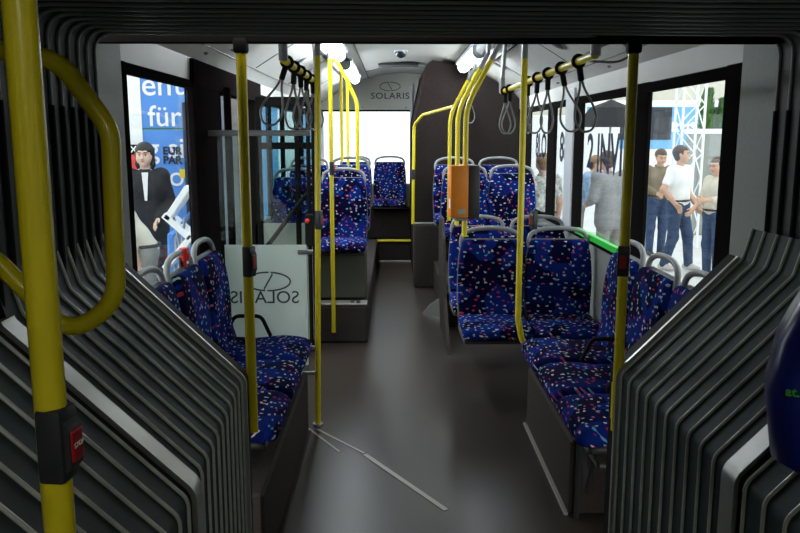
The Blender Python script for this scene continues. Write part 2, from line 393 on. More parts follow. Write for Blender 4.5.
# rear wall: panel above the rear window, wall below it
cpts = [(-1.195, 1.93), (-1.19, 2.04), (-1.13, 2.11), (-.97, 2.21), (-.82, 2.30), (-.72, 2.355), (-.54, 2.42), (-.3, 2.475), (0, 2.495)]
cpts = cpts + [(-x, z) for x, z in cpts[-2::-1]]
b = MB().prism([(XC + x * 1.0, z) for x, z in cpts][1:-1] + [(XR, 1.99), (XL, 1.99)], YR - .06, YR + .02)
b.box(XL - .08, XR + .08, YR - .02, YR + .08, 0, .98)
b.box(XL - .08, XL + .06, YR - .02, YR + .06, .98, 2.06)
wre = structure(b, 'wall_rear', 'cream', 'cream rear wall panel above the rear window', 'wall')
structure(MB().box(XL, .25, YR - .005, YR + .005, .98, 2.0), 'window_9', 'pane', 'wide rear window glowing white at the end of the bus', 'window')
MB().box(XL, .27, YR - .07, YR - .01, 1.975, 2.0).build('top_frame', 'frame_black', wre)
MB().rbox(.235, .275, YR - .10, YR - .0, .95, 2.35, .008, 1).build('window_post', 'housing', wre)
def emblem(parent, c, w, mirror, flat_y, m='logo_dark'):
    """open oval with a slanted stroke, drawn with thin flat tubes in the plane y = flat_y"""
    s = -1 if mirror else 1
    def arc(a0, a1): return [(c[0] + s * w / 2 * math.cos(a), flat_y, c[1] + w * .21 * math.sin(a)) for a in [a0 + (a1 - a0) * k / 14 for k in range(15)]]
    b = MB()
    l = arc(math.radians(98), math.radians(272)); r = arc(math.radians(-82), math.radians(92))
    b.tube(l[::-1] + [(c[0] - s * w * .10, flat_y, c[1] + w * .165), (c[0] + s * w * .09, flat_y, c[1] - w * .165)] + r, w * .017, 6)
    return b.build('emblem', m, parent)
text('lettering', 'SOLARIS', .118, 'logo_dark', wre, (-.04, YR - .0625, 2.185), sx=1.12, bold=.001, spacing=1.1)
emblem(wre, (-.04, 2.315), .28, False, YR - .063)
for x in (-.42, .18): MB().lathe([(0, -.006), (.014, -.006), (.014, .006), (0, .006)], n=10).xf(Matrix.Translation((x, YR - .064, 2.03)) @ Matrix.Rotation(PI / 2, 4, 'X')).build('screw', 'steel', wre)

# ceiling: one vaulted shell, seams and panels on it
outer = [(x * 1.07, z + .06) for x, z in cpts]
b = MB(); P2 = [(XC + x, z) for x, z in cpts]; Q2 = [(XC + x, z) for x, z in outer]
n = len(P2); vs = []
for y in (Y0, YR + .06): vs += [(x, y, z) for x, z in P2] + [(x, y, z) for x, z in Q2]
fs = []
for i in range(n - 1):
    fs += [(i, i + 1, 2 * n + i + 1, 2 * n + i), (n + i, 3 * n + i, 3 * n + i + 1, n + i + 1), (i, n + i, n + i + 1, i + 1), (2 * n + i, 2 * n + i + 1, 3 * n + i + 1, 3 * n + i)]
fs += [(0, 2 * n, 3 * n, n), (n - 1, 2 * n - 1, 4 * n - 1, 3 * n - 1)]
b.add(vs, fs)
ceil = structure(b, 'ceiling', 'ceiling_grey', 'pale grey vaulted bus ceiling between two light strips', 'ceiling', smooth=35)
def cz(x):      # ceiling height at x
    x -= XC
    for (x0, z0), (x1, z1) in zip(cpts, cpts[1:]):
        if x0 <= x <= x1 and x1 > x0: return z0 + (z1 - z0) * (x - x0) / (x1 - x0)
    return 1.93
def ceil_seam(x, y0, y1, w=.008, m='seam', name='seam'):
    return MB().tube([(x, y0, cz(x) - .001), (x, y1, cz(x) - .001)], w / 2, 6).build(name, m, ceil)
for s in (-1, 1):
    ceil_seam(XC + s * .50, Y0, YR - .1, .014); ceil_seam(XC + s * .76, Y0, YR - .1, .03, 'black', 'pole_track')
    ceil_seam(XC + s * 1.13, Y0, YR - .1, .008)
def cross_seam(y, x0, x1): return MB().tube([(x, y, cz(x) - .001) for x in np.linspace(x0, x1, 12)], .004, 5).build('seam', 'seam', ceil)
for y in (4.1, 5.6, 7.3, 8.9):
    cross_seam(y, XC + .78, XC + 1.12); cross_seam(y, XC - 1.12, XC - .78)
cross_seam(9.9, XC - .5, XC + .5); cross_seam(6.7, XC - .5, XC + .5)
# small chrome studs along the coving
for x, y in ((XC - 1.15, 3.35), (XC - 1.15, 4.25), (XC - 1.08, 4.62), (XC + 1.16, 3.6), (XC + 1.16, 4.9), (XC + 1.16, 6.4)):
    MB().lathe([(0, -.014), (.012, -.010), (.016, 0), (0, 0)], (x, y, cz(x) - .004), 10).build('stud', 'steel', ceil, smooth=60)
# cross band above the rear: dark vent slot
MB().rbox(-.17, .30, 9.25, 9.55, 2.455, 2.475, .006, 1).build('vent_slot', 'dark_plastic', ceil)

# front section round the camera: plain shell, closed
b = MB().box(XL - .1, XL - .04, -3.0, .36, 0, 2.3)
structure(b, 'wall_front_left', 'wall_grey', 'plain side wall of the front bus section, door side', 'wall')
b = MB().box(XR + .10, XR + .16, -3.0, .36, 0, 2.3)
structure(b, 'wall_front_right', 'wall_grey', 'plain side wall of the front bus section, driver side', 'wall')
structure(MB().box(XL - .1, XR + .16, -3.06, -3.0, 0, 2.3), 'wall_front_end', 'wall_grey', 'plain end wall of the front bus section', 'wall')
structure(MB().box(XL - .1, XR + .16, -3.06, .36, 2.3, 2.36), 'ceiling_front', 'ceiling_grey', 'plain ceiling of the front bus section', 'ceiling')

# ------------------------------------------------------------------ ceiling tubes
def light(x, y0, y1, m, label, group='ceiling light tubes'):
    t = thing('light_tube', label, 'light', (x, y0, cz(x) - .055), 0, group)
    L = y1 - y0
    MB().tube([(0, .10, -.0), (0, L - .10, -.0)], .055, 18).build('tube', m, t, smooth=True)
    for a, c in ((0, .11), (L - .11, L)): MB().tube([(0, a, 0), (0, c, 0)], .060, 18).build('end_cap', 'tube_cap', t, smooth=True)
    MB().box(-.075, .075, 0, L, .02, .055).build('housing', 'housing', t)
    return t
xl, xr = XC - .63, XC + .57
light(xl, 4.9, 7.0, 'tube_lit', 'lit ceiling tube over the door, nearest on the door side')
light(xl, 7.7, 9.9, 'tube_lit', 'lit ceiling tube over the rear seats on the door side')
light(xr, 6.75, 8.45, 'tube_lit', 'lit ceiling tube in front of the dark engine housing')
light(xr, 4.3, 6.7, 'tube_dim' if 'tube_dim' in MATS else 'housing', 'unlit pale ceiling tube above the strap rail on the window side')
t = thing('light_tube', 'added unseen ceiling tube lighting the foreground', 'light', (XC, -1.6, 2.24)); MB().tube([(0, 0, 0), (0, 1.2, 0)], .04, 14).build('tube', 'tube_fill', t, smooth=True)
MB().box(-.05, .05, -.03, 1.23, .02, .06).build('housing', 'housing', t)  # housing of the added foreground light

# ------------------------------------------------------------------ bellows of the articulated joint
BROOT = (.137, 2.575); BANG = math.radians(2.9); PITCHB = .0775
def sweep(path, prof, normals):
    """path: list of (x,z); prof: list of (y, offset along normal)"""
    vs = []; m = len(prof)
    for (x, z), (nx, nz) in zip(path, normals):
        for y, o in prof: vs.append((x + nx * o, y, z + nz * o))
    fs = [(i * m + k, i * m + k + 1, (i + 1) * m + k + 1, (i + 1) * m + k) for i in range(len(path) - 1) for k in range(m - 1)]
    return MB().add(vs, fs)
def path_normals(path, inward):
    out = []
    for i in range(len(path)):
        a = Vector(path[max(i - 1, 0)]); c = Vector(path[min(i + 1, len(path) - 1)]); t = (c - a).normalized()
        nrm = Vector((-t.y, t.x)) * inward; out.append((nrm.x, nrm.y))
    return out
def fold_profile(p):
    pr = []
    for t in (0, .06, .12, .2, .5, .8, .88, .94, 1):
        y = -p * t
        # ridge at both ends, hollow between
        o = -.0035 * min(1, t / .1, (1 - t) / .1)
        pr.append((y, o))
    return pr
def p2(pts, r, n=8): return [(v.x, v.z) for v in fillet_path([Vector((x, 0, z)) for x, z in pts], r, n)]
boot_path = {}
for side in (-1, 1):
    root = thing('bellows_guard', 'ribbed grey rubber guard beside the joint, below the ' + ('yellow loop rail' if side < 0 else 'blue ticket machine'), 'bellows guard',
                 (BROOT[0], BROOT[1], 0), BANG, 'ribbed bellows guards')
    pts = [(side * .648, 0.0), (side * .648, .84), (side * 1.045, 1.235), (side * 1.075, 1.34)]
    path = p2(pts, .045); nr = path_normals(path, 1 if side < 0 else -1)
    nr = [(-x * (1 if x * side > 0 else -1) if False else x, z) for x, z in nr]
    # make sure normals point to the aisle (towards x = 0)
    nr = [(x, z) if (x * -side) >= -1e-6 else (-x, -z) for x, z in nr]
    rib_me = sweep(path, fold_profile(PITCHB), nr)
    bead_path = [Vector((x + nx * .001, 0, z + nz * .001)) for (x, z), (nx, nz) in zip(path, nr)]
    bead_highlight = MB().tube(bead_path, .0048, 10)
    proto = None
    ys = [-.03 - PITCHB * i for i in range(10)] + [-.03 - PITCHB * 10 - .085 - PITCHB * 1.12 * i for i in range(16)]
    for y in ys:
        if proto is None:
            proto = rib_me.build('rib', 'rubber', root, smooth=50); proto.location = (0, y, 0)
            bd = bead_highlight.build('edge_strip', 'bead_highlight', proto, smooth=60); pb = bd
        else:
            o = proto.copy(); COL.objects.link(o); o.location = (0, y, 0); o.parent = root
            q = pb.copy(); COL.objects.link(q); q.parent = o
            if y < -.85: o.scale = (1, 1.12, 1)
    # aluminium clamp band half way
    yb = -.03 - PITCHB * 10
    sweep(path[:-1], [(yb + .004, -.02), (yb + .004, .016), (yb - .062, .016), (yb - .062, -.02)], nr).build('clamp_band', 'alu', root, smooth=30)
    sweep(path[:-1], [(yb - .062, -.03), (yb - .062, .004), (yb - .085, .004), (yb - .085, -.03)], nr).build('clamp_seal', 'black', root)
    # end frame: black rubber edge and bright trim line
    sweep(path[:-4], [(.045, -.03), (.045, .014), (-.014, .014), (-.014, -.03)], nr).build('end_frame', 'black', root)
    sweep(path[:-4], [(-.014, .0), (-.014, .017), (-.026, .017), (-.026, .0)], nr).build('end_trim', 'alu', root)
    boot_path[side] = path
# upper bellows arch
root = thing('bellows', 'dark ribbed bellows arch framing the bus joint', 'bellows', (BROOT[0] + .033, BROOT[1], 0), BANG)
pts = [(-1.10, 1.15), (-1.10, 1.965), (1.10, 1.965), (1.10, 1.15)]
path = p2(pts, .065); nr = path_normals(path, -1)
nr = [(x, z) for x, z in nr]
if nr[0][0] < 0: nr = [(-x, -z) for x, z in nr]
rib = sweep(path, fold_profile(PITCHB), nr)
hi = [i for i, p in enumerate(path) if p[1] > 1.7]
sp = [(-1.10, 1.73)] + [path[i] for i in hi] + [(1.10, 1.73)]
spn = [(1, 0)] + [nr[i] for i in hi] + [(-1, 0)]
strip = MB().tube([Vector((x + nx * .002, 0, z + nz * .002)) for (x, z), (nx, nz) in zip(sp, spn)], .0048, 8)
low = [MB().tube([(s * 1.098, 0, 1.73), (s * 1.098, 0, 1.2)], .008, 8) for s in (-1, 1)]
proto = None
for i in range(28):
    y = -.01 - PITCHB * i
    if proto is None:
        proto = rib.build('rib', 'bellows_cloth', root, smooth=50); proto.location = (0, y, 0)
        subs = [strip.build('edge_strip', 'bead_dark' if 'bead_dark' in MATS else 'grey_plastic', proto, smooth=60), low[0].build('lower_edge', 'black', proto), low[1].build('lower_edge', 'black', proto)]
    else:
        o = proto.copy(); COL.objects.link(o); o.location = (0, y, 0); o.parent = root
        for sbo in subs:
            q = sbo.copy(); COL.objects.link(q); q.parent = o
# portal frame between bellows and rear section
b = MB()
b.box(XL - .1, XR + .1, 2.60, Y0 + .02, 1.968, 2.6)
b.box(XL - .12, XL + .005, 2.585, Y0 + .01, 0, 2.0).box(XR - .005, XR + .12, 2.585, Y0 + .01, 0, 2.0)
structure(b, 'trim_1', 'wall_grey', 'grey portal frame where bellows meet the rear section', 'trim')
structure(MB().box(XL - .1, XR + .16, 2.585, 2.64, 1.945, 2.0), 'trim_2', 'frame_black', 'black rubber edge across the top of the portal', 'trim')
# dark triangular corner covers in the ceiling just behind the portal
for s, x in ((-1, -.78), (1, 1.08)):
    b = MB().prism([(x - s * .27, Y0), (x + s * .14, Y0), (x + s * .14, Y0 + .10), (x - s * .02, Y0 + .18)], 1.985, 2.01, 'z')
    structure(b, 'trim_%d' % (3 if s < 0 else 4), 'panel_dark', 'dark corner cover in the ceiling by the ' + ('door side' if s < 0 else 'window side') + ' pillar', 'trim')

# ------------------------------------------------------------------ raised seat boxes, engine housing
def solid(name, mb, m, label, cat, group=None, **k):
    o = mb.build(name, m, **k); return tag(o, label, cat, group)
# side benches' boxes
solid('seat_box', MB().rbox(XL + .005, -.48, Y0 + .02, 4.22, 0.0, .345, .012, 1), 'podest', 'dark grey seat box under the three seats on the door side', 'seat box')
solid('seat_box', MB().rbox(.77, XR - .005, 3.2, 4.30, 0.0, .345, .012, 1), 'podest', 'dark grey seat box under the side seats by the windows', 'seat box')
# left podest behind the door with step ledge and kick panel
pod = thing('seat_platform', 'raised platform carrying the double seats behind the door', 'platform', (0, 0, 0))
MB().rbox(XL + .005, -.205, 6.10, 10.15, 0.0, .31, .02, 2).build('base', 'podest', pod)
MB().rbox(XL + .02, -.21, 6.10, 6.24, .31, .325, .004, 1).build('ledge', 'metal_strip', pod)
MB().rbox(-.62, -.225, 6.30, 6.325, .325, .735, .01, 2).build('kick_panel', 'kick', pod)
MB().rbox(-.80, -.24, 6.36, 7.0, .31, .66, .01, 2).build('seat_pedestal', 'podest', pod)
for x in (-.33, -.28): MB().rbox(x - .015, x + .015, 6.13, 6.2, .325, .337, .004, 1).build('latch', 'dark_plastic', pod)
# right podest, angled edge as the aisle shows it
pod = thing('seat_platform', 'raised platform under the double seats by the windows', 'platform')
MB().prism([(.44, 6.62), (.44, 7.6), (.44, 8.4), (XR - .005, 8.4), (XR - .005, 6.62)], 0, .30, 'z').build('base', 'podest', pod)
MB().add([(.272, 7.17, 0), (.43, 6.98, .0), (.43, 7.15, .15), (.35, 7.33, .05), (.30, 7.25, 0), (.44, 7.3, 0)], [(0, 1, 2, 3), (0, 3, 4), (3, 2, 5, 4), (0, 4, 5, 1), (1, 5, 2)]).build('wedge_panel', 'kick', pod)
# tall side shield beside the rows
sh = MB().prism([(5.75, .0), (6.62, 0), (7.0, .32), (7.0, .86), (6.9, .95), (6.62, .95), (6.45, .80), (6.2, .34), (5.8, .05)], .412, .436, 'x')
solid('side_shield', sh, 'podest', 'dark side shield between the aisle and the raised seats', 'panel')
# engine housing in the rear corner
tw = thing('engine_housing', 'tall dark brown engine housing filling the rear corner', 'engine housing')
b = MB().prism([(.235, .0), (XR - .005, 0), (XR - .005, 2.04), (XC + .97, 2.20), (XC + .72, 2.345), (.42, 2.44), (.36, 2.40), (.235, 1.80)], 8.52, YR - .02, 'y')
b.build('housing', 'panel_dark', tw)
MB().rbox(.225, .60, 8.42, 8.80, .0, .70, .02, 2).build('lower_box', 'podest', tw)
MB().rbox(.235, .58, 8.43, 8.76, .70, .712, .004, 1).build('top_plate', 'wall_grey', tw)
MB().tube([(.78, 8.515, .72), (.78, 8.515, 2.30)], .003, 5).build('panel_seam', 'black', tw)
# rear step
st = thing('rear_step', 'raised rear step with yellow edge at the end of the aisle', 'step')
MB().rbox(-.205, .235, 10.2, YR - .03, 0, .285, .008, 1).build('step', 'panel_dark', st)
MB().rbox(-.40, .235, 10.175, 10.215, .270, .297, .006, 1).build('edge', 'yellow_edge', st)
MB().rbox(-.20, .235, 10.17, 10.20, 0, .02, .004, 1).build('bottom_trim', 'metal_strip', st)
MB().tube([(-.215, 10.16, 0.0), (-.215, 10.16, .29)], .012, 8).build('edge_upright', 'yellow_edge', st)
solid('bench_box', MB().rbox(XL + .01, .232, 10.42, YR - .03, .286, .66, .01, 1), 'panel_dark', 'dark box under the rearmost seats', 'seat box')

# ------------------------------------------------------------------ seats
def pad(center, normal, width, thick, rnd, nx=14):
    """upholstered pad: center list of (y,z) along its middle line, lofted rounded rectangle"""
    rings = []; n = len(center); arc = [0]
    for i in range(1, n): arc.append(arc[-1] + (Vector(center[i]) - Vector(center[i - 1])).length)
    for i, (y, z) in enumerate(center):
        e = min(arc[i], arc[-1] - arc[i]); f = 1.0
        if e < rnd: f = math.sqrt(max(0, 1 - (1 - e / rnd) ** 2)) * .9 + .1 if e > 0 else .12
        w = width(arc[i] / arc[-1]) if callable(width) else width
        a = Vector(center[max(i - 1, 0)]); c = Vector(center[min(i + 1, n - 1)]); t = (c - a).normalized(); nn = Vector((-t.y, t.x))
        w2 = w - 2 * rnd * (1 - f)
        ring = rrect(w2, thick * max(f, .25), thick * .45 * max(f, .25), 4)
        rings.append([(x, y + nn.x * h, z + nn.y * h) for x, h in ring])
    return MB().loft(rings)
def sample(pts, n): 
    P = catmull([(p[0], 0, p[1]) for p in pts], max(2, n // (len(pts) - 1)))
    return [(p.x, p.z) for p in P]
def dense_ends(P):
    out = [P[0]]
    def lerp(a, b, t): return (a[0] + (b[0] - a[0]) * t, a[1] + (b[1] - a[1]) * t)
    for t in (.15, .4, .7): out.append(lerp(P[0], P[1], t))
    out += P[1:-1]
    for t in (.3, .6, .85): out.append(lerp(P[-2], P[-1], t))
    out.append(P[-1]); return out
def make_seat():
    t = empty('passenger_seat')
    cu = dense_ends(sample([(-.255, .395), (-.235, .425), (-.12, .438), (.02, .425), (.17, .432)], 14))
    uvc = lambda c: (c.x + .7 * c.z, c.y + c.z)
    pad(cu, None, .445, .085, .03).build('cushion', 'fabric', t, smooth=60, uv=uvc)
    bk = dense_ends(sample([(.150, .44), (.185, .55), (.190, .69), (.203, .83), (.230, .965)], 18))
    pad(bk, None, lambda s: .415 + .03 * math.sin(PI * min(1, s * 1.1)) - (.03 * max(0, s - .8) / .2), .055, .035).dip().build('backrest', 'fabric', t, smooth=60, uv=lambda c: (c.x + .37 + .8 * c.y, c.z + c.y * .3))
    # moulded shell behind and under the pads
    shp = dense_ends(sample([(.195, .36), (.225, .55), (.228, .69), (.241, .83), (.266, .965)], 14))
    pad(shp, None, lambda s: .424 + .026 * math.sin(PI * min(1, s * 1.1)) - (.03 * max(0, s - .8) / .2), .028, .03).build('back_shell', 'shell_grey', t, smooth=60)
    sb = dense_ends(sample([(-.235, .365), (-.20, .385), (.0, .375), (.2, .38)], 9))
    pad(sb, None, .44, .03, .03).build('seat_shell', 'dark_plastic', t, smooth=60)
    # grab handle arching over the top
    hp = catmull([(-.196, .243, .915), (-.198, .25, .955), (-.178, .258, 1.0), (-.11, .265, 1.027), (0, .267, 1.035), (.11, .265, 1.027), (.178, .258, 1.0), (.198, .25, .955), (.196, .243, .915)], 5)
    MB().tube(hp, .0145, 10).build('grab_handle', 'grey_plastic', t, smooth=True)
    # pedestal
    b = MB().rbox(-.06, .06, -.10, .14, 0.0, .02, .006, 1); b.rbox(-.03, .03, -.04, .10, .02, .365, .008, 1)
    b.build('pedestal', 'dark_plastic', t)
    return t
seat0 = make_seat(); used = [False]
def seat(x, y, z, rz, label, group, ped=True):
    if not used[0]: o = seat0; used[0] = True
    else: o = copy_tree(seat0)
    o.location = (x, y, z); o.rotation_euler = (0, 0, rz); tag(o, label, 'seat', group)
    for c in children(o):
        c['label'] = {'cushion': 'patterned blue cushion', 'backrest': 'patterned blue backrest', 'back_shell': 'grey plastic back shell', 'grab_handle': 'grey grab handle'}.get(c.name.split('.')[0], '') or c.name.split('.')[0].replace('_', ' ')
        if not ped and c.name.startswith('pedestal'): bpy.data.objects.remove(c)
    return o
G1, G2 = 'side seats by the door', 'side seats by the windows'
ls = []
PZ = .075
for i, (y, l) in enumerate(((3.09, 'nearest, mostly hidden by the ribbed guard'), (3.56, 'middle of the three'), (4.03, 'beside the white partition'))):
    ls.append(seat(-.735, y, PZ, PI / 2, 'blue patterned side seat on the door side, ' + l, G1, False))
rs = []
for i, (y, l) in enumerate(((3.07, 'nearest, half hidden by the ribbed guard'), (3.55, 'middle of the three'), (4.03, 'next to the bent yellow pole'))):
    rs.append(seat(.995, y, .06, -PI / 2, 'blue patterned side seat by the windows, ' + l, G2, False))
def armrest(parent, x):
    MB().tube(fillet_path([Vector(p) for p in ((x, .20, .47), (x, .15, .585), (x, .0, .585), (x, -.05, .47))], .05), .011, 8).build('armrest', 'black', parent, smooth=True)['label'] = 'black tubular armrest'
armrest(ls[2], .21); armrest(rs[0], -.235); armrest(rs[1], -.235)
# bracket under the nearest right-hand seat
solid('seat_bracket', MB().tube([(.80, 3.12, .36), (.80, 3.02, .20), (.80, 2.94, .36)], .012, 8).tube([(.80, 2.86, .38), (1.25, 2.86, .38)], .015, 8).tube([(.80, 3.18, .38), (1.25, 3.18, .38)], .015, 8).tube([(1.22, 2.86, 0), (1.22, 2.86, .38)], .015, 8).tube([(.80, 3.18, .0), (.80, 3.18, .38)], .012, 8).tube([(.80, 2.86, .38), (.80, 3.18, .38)], .012, 8),
      'dark_plastic', 'dark metal bracket under the nearest side seat by the windows', 'bracket')
G3 = 'forward seats by the windows'
for y, z, xs, row in ((4.95, 0, (.655, 1.11), 'front double seat by the windows'), (5.72, 0, (.65, 1.11), 'second double seat, behind the front one'), (7.14, .335, (.675, 1.12), 'raised third double seat behind the orange validator'), (7.95, .385, (.64, 1.10), 'last double seat against the dark engine housing')):
    for x, w in zip(xs, ('aisle', 'window')):
        seat(x, y, z, 0, 'blue patterned %s seat of the %s' % (w, row), G3)
G4 = 'forward seats behind the door'
for y, z, row in ((6.42, .335, 'first double seat behind the door'), (7.5, .40, 'second double seat behind the door')):
    for x, w in zip((-.42, -.825), ('aisle', 'window')):
        seat(x, y, z, 0, 'blue patterned %s seat of the %s' % (w, row), G4, False).scale = (.90, 1, 1)
for x, w in ((-.045, 'in the middle of the aisle end'), (-.515, 'on the door side of the aisle end')):
    seat(x, 10.52, .33, 0, 'blue patterned rearmost seat ' + w, 'rearmost seats', False)

# ------------------------------------------------------------------ poles and rails
R = .0172
def pole(label, pts, r=R, fillet=0.0, m='yellow', group='yellow grab poles', top=None, name='grab_pole', n=14):
    """pts bottom to top; top = (length) of grey sleeve at the upper end"""
    t = thing(name, label, 'pole', pts[0], 0, group)
    P = [Vector(p) - Vector(pts[0]) for p in pts]
    if fillet: P = fillet_path(P, fillet, 8)
    MB().tube(P, r, n).build('tube', m, t, smooth=40)
    return t
def sub(t, mb, name, m, off, smooth=40):
    mb.xf(Matrix.Translation(-Vector(off))); return mb.build(name, m, t, smooth=smooth)
def stop_button(t, base, z, ax, s=1.0, red='red', letters=True):
    """push-button box clamped to a pole; ax = unit direction the button faces"""
    x, y = base[0], base[1]; ang = math.atan2(ax[1], ax[0])
    M = Matrix.Translation((0, 0, z - base[2])) @ Matrix.Rotation(ang, 4, 'Z')
    b = MB().rbox(-.010, .0205, -.0195, .0195, -.052 * s, .052 * s, .005, 2); b.prism([(.010, -.040 * s), (.010, .045 * s), (.024, .030 * s), (.027, .02 * s), (.027, -.028 * s), (.023, -.036 * s)], -.014, .014, 'y')
    o = b.xf(M).build('button_box', 'dark_plastic', t, smooth=30)
    k = MB().rbox(.024, .030, -.0115, .0115, -.024 * s, .022 * s, .003, 2).xf(M).build('button', red, o); k['label'] = 'red stop button'
    if letters:
        q = text('lettering', 'STOP', .0085, 'white_paint', o, (0, 0, 0), (0, 0, 0), .0004)
        q.matrix_local = M @ Matrix.Translation((.0305, 0, 0)) @ Euler((PI / 2, 0, PI / 2)).to_matrix().to_4x4()
    return o
# foreground pole and loop rail
t = pole('thick-looking yellow pole close to the camera with stop button', [(-.380, .83, 0), (-.380, .83, 1.95)], .0172)
stop_button(t, (-.380, .83, 0), 1.312, (1, -.10), .82)
pole('yellow loop-shaped grab rail curving behind the nearest pole', [(-.93, 1.30, 1.86), (-.656, 1.35, 1.79), (-.56, 1.35, 1.775), (-.48, 1.35, 1.66), (-.487, 1.35, 1.36), (-.575, 1.35, 1.30), (-.687, 1.35, 1.43), (-.90, 1.30, 1.60)], .0165, .085, group='yellow grab rails', name='loop_rail')
# poles at the portal
for s, x, lab in ((-1, -.49, 'yellow pole at the end of the ribbed guard by the door-side seats'), (1, .78, 'yellow pole at the end of the ribbed guard by the window-side seats')):
    base = (x, 2.60, .63)
    t = pole(lab, [base, (x, 2.60, 1.955)])
    sub(t, MB().rbox(x - .023, x + .023, 2.577, 2.623, 1.91, 1.96, .01, 2), 'cap', 'black', base)
    sub(t, MB().rbox(x - .012, x + .012, 2.60, 2.635, .66, .80, .004, 1), 'bracket', 'yellow', base)
    stop_button(t, base, 1.232, (s * -.35 if s > 0 else .9, -.93 if s > 0 else -.42), 1.0, letters=False)
# partition pole by the door
base = (-.436, 4.30, 0.0)
t = pole('slim yellow pole carrying the white partition, standing on the floor', [base, (-.402, 4.30, 2.07)], .0165)
sub(t, MB().tube([(-.402, 4.3, 2.07), (-.398, 4.3, 2.36)], .0168, 12), 'sleeve', 'steel', base)
sub(t, MB().lathe([(0, .012), (.03, .012), (.034, 0), (0, 0)], (-.436, 4.3, 0), 16), 'foot', 'steel', base)
stop_button(t, (-.416, 4.30, 0), 1.19, (.9, -.42), 1.0, letters=False).location.x = .02
# pole screwed to the platform behind the door
base = (-.475, 6.06, .10)
t = pole('yellow pole screwed to the platform edge behind the door', [base, (-.475, 6.06, 2.22)], .0165)
sub(t, MB().tube([(-.475, 6.06, 2.22), (-.475, 6.06, 2.36)], .0168, 12), 'sleeve', 'steel', base)
for z in (.125, .175): sub(t, MB().lathe([(0, -.02), (.006, -.02), (.006, 0), (0, 0)], n=8).xf(Matrix.Translation((-.475, 6.06, z)) @ Matrix.Rotation(-PI / 2, 4, 'X') @ Matrix.Rotation(PI, 4, 'X')), 'screw', 'black', base)
stop_button(t, base, 1.40, (.9, -.42), 1.0, letters=False)
# rear door-side poles
pole('arched yellow pole rising from the first seat behind the door', [(-.30, 6.68, 1.36), (-.30, 6.68, 1.92), (-.40, 6.68, 2.14), (-.52, 6.68, 2.34)], .0165, .25)
pole('straight yellow pole behind the second seat by the door', [(-.50, 7.72, 1.40), (-.50, 7.72, 2.37)], .0165)
pole('straight yellow pole at the rear of the door side', [(-.50, 8.75, .31), (-.50, 8.75, 2.37)], .0165)
# bent pole at the window-side seats
base = (.72, 4.36, .40)
t = pole('yellow pole with bent foot between the side seats and double seat', [(.79, 4.335, .42), (.735, 4.335, .50), (.712, 4.335, .62), (.712, 4.335, 2.06)], .0172, .1)
base = (.79, 4.335, .42)
sub(t, MB().tube([(.712, 4.335, 2.06), (.712, 4.335, 2.40)], .0175, 12), 'sleeve', 'steel', base)
stop_button(t, base, 1.185, (-.9, -.42), 1.0, letters=False)
# three curved poles by the validator
for i, (x, y, zb, lab) in enumerate(((.465, 5.05, 1.0, 'curved yellow pole holding the orange validator'), (.468, 5.72, 1.0, 'curved yellow pole just behind the validator, middle of three'), (.50, 6.95, .9, 'curved yellow pole farthest of three, with the sloping branch'))):
    t = pole(lab, [(x, y, zb), (x, y, 1.83), (x + .165, y, 2.14)], .0172, .42)
    base = (x, y, zb)
    sub(t, MB().tube([(x + .155, y, 2.12), (x + .21, y, 2.225), (x + .215, y, 2.36)], .018, 12, .05), 'sleeve', 'steel', base)
    if i == 2:
        sub(t, MB().tube([(x + .03, y, 1.90), (.31, 8.2, 1.86), (.225, 8.46, 1.76), (.215, 8.46, .70)], .0165, 12, .10), 'branch', 'yellow', base)
        sub(t, MB().rbox(.195, .235, 8.44, 8.48, 1.18, 1.29, .006, 1), 'button_box', 'dark_plastic', base)
# strap rails
def strap_rail(x, y0, y1, z, label, group='strap rails'):
    t = thing('strap_rail', label, 'rail', (x, y0, z), 0, group)
    MB().tube([(0, 0, 0), (0, y1 - y0, 0)], R, 14).build('bar', 'yellow', t, smooth=40)
    s = 1 if x > XC else -1
    for y in (0, y1 - y0):
        up = cz(x + s * .0) - z
        MB().tube([(0, y, -.004), (0, y - (.01 if y == 0 else 0), .10)], .021, 12).build('elbow', 'grey_plastic', t, smooth=40)
        MB().tube([(0, y, .09), (s * .02, y, up)], R, 12).build('hanger', 'yellow' if y == 0 else 'steel', t, smooth=40)
    return t
strap_rail(-.49, 3.60, 5.15, 1.985, 'short yellow strap rail near the door')
strap_rail(.80, 3.17, 5.85, 1.965, 'long yellow strap rail above the window-side seats')
strap_rail(.80, 8.0, 8.5, 2.08, 'short yellow strap rail before the engine housing')
def make_strap():
    t = empty('hanging_strap')
    ring = [(R * 1.45 * math.cos(a), 0, R * 1.45 * math.sin(a)) for a in np.linspace(0, 2 * PI, 17)[:-1]]
    MB().tube(ring, .008, 8, closed=True).build('clip', 'black', t, smooth=True)
    MB().rbox(-.013, .013, -.010, .010, -.085, -.024, .006, 2).build('clip_body', 'black', t)
    lp = catmull([(-.004, 0, -.075), (-.012, 0, -.12), (-.040, 0, -.19), (-.050, 0, -.245), (-.030, 0, -.29), (0, 0, -.302), (.030, 0, -.29), (.050, 0, -.245), (.040, 0, -.19), (.012, 0, -.12), (.004, 0, -.075)], 4)
    MB().tube(lp, .0055, 8).build('loop', 'cable', t, smooth=True)
    return t
strap0 = make_strap(); sused = [False]
def strap(x, y, z, rz, sway, label, group):
    o = copy_tree(strap0) if sused[0] else strap0
    sused[0] = True; o.location = (x, y, z); o.rotation_euler = (0, sway, 0)
    for c in children(o):
        if not c.name.startswith('clip') or c.name.startswith('clip_body'): c.rotation_euler = (0, 0, rz)
    tag(o, label, 'strap', group)
names = ['nearest', 'second', 'third', 'fourth', 'fifth', 'sixth', 'farthest']
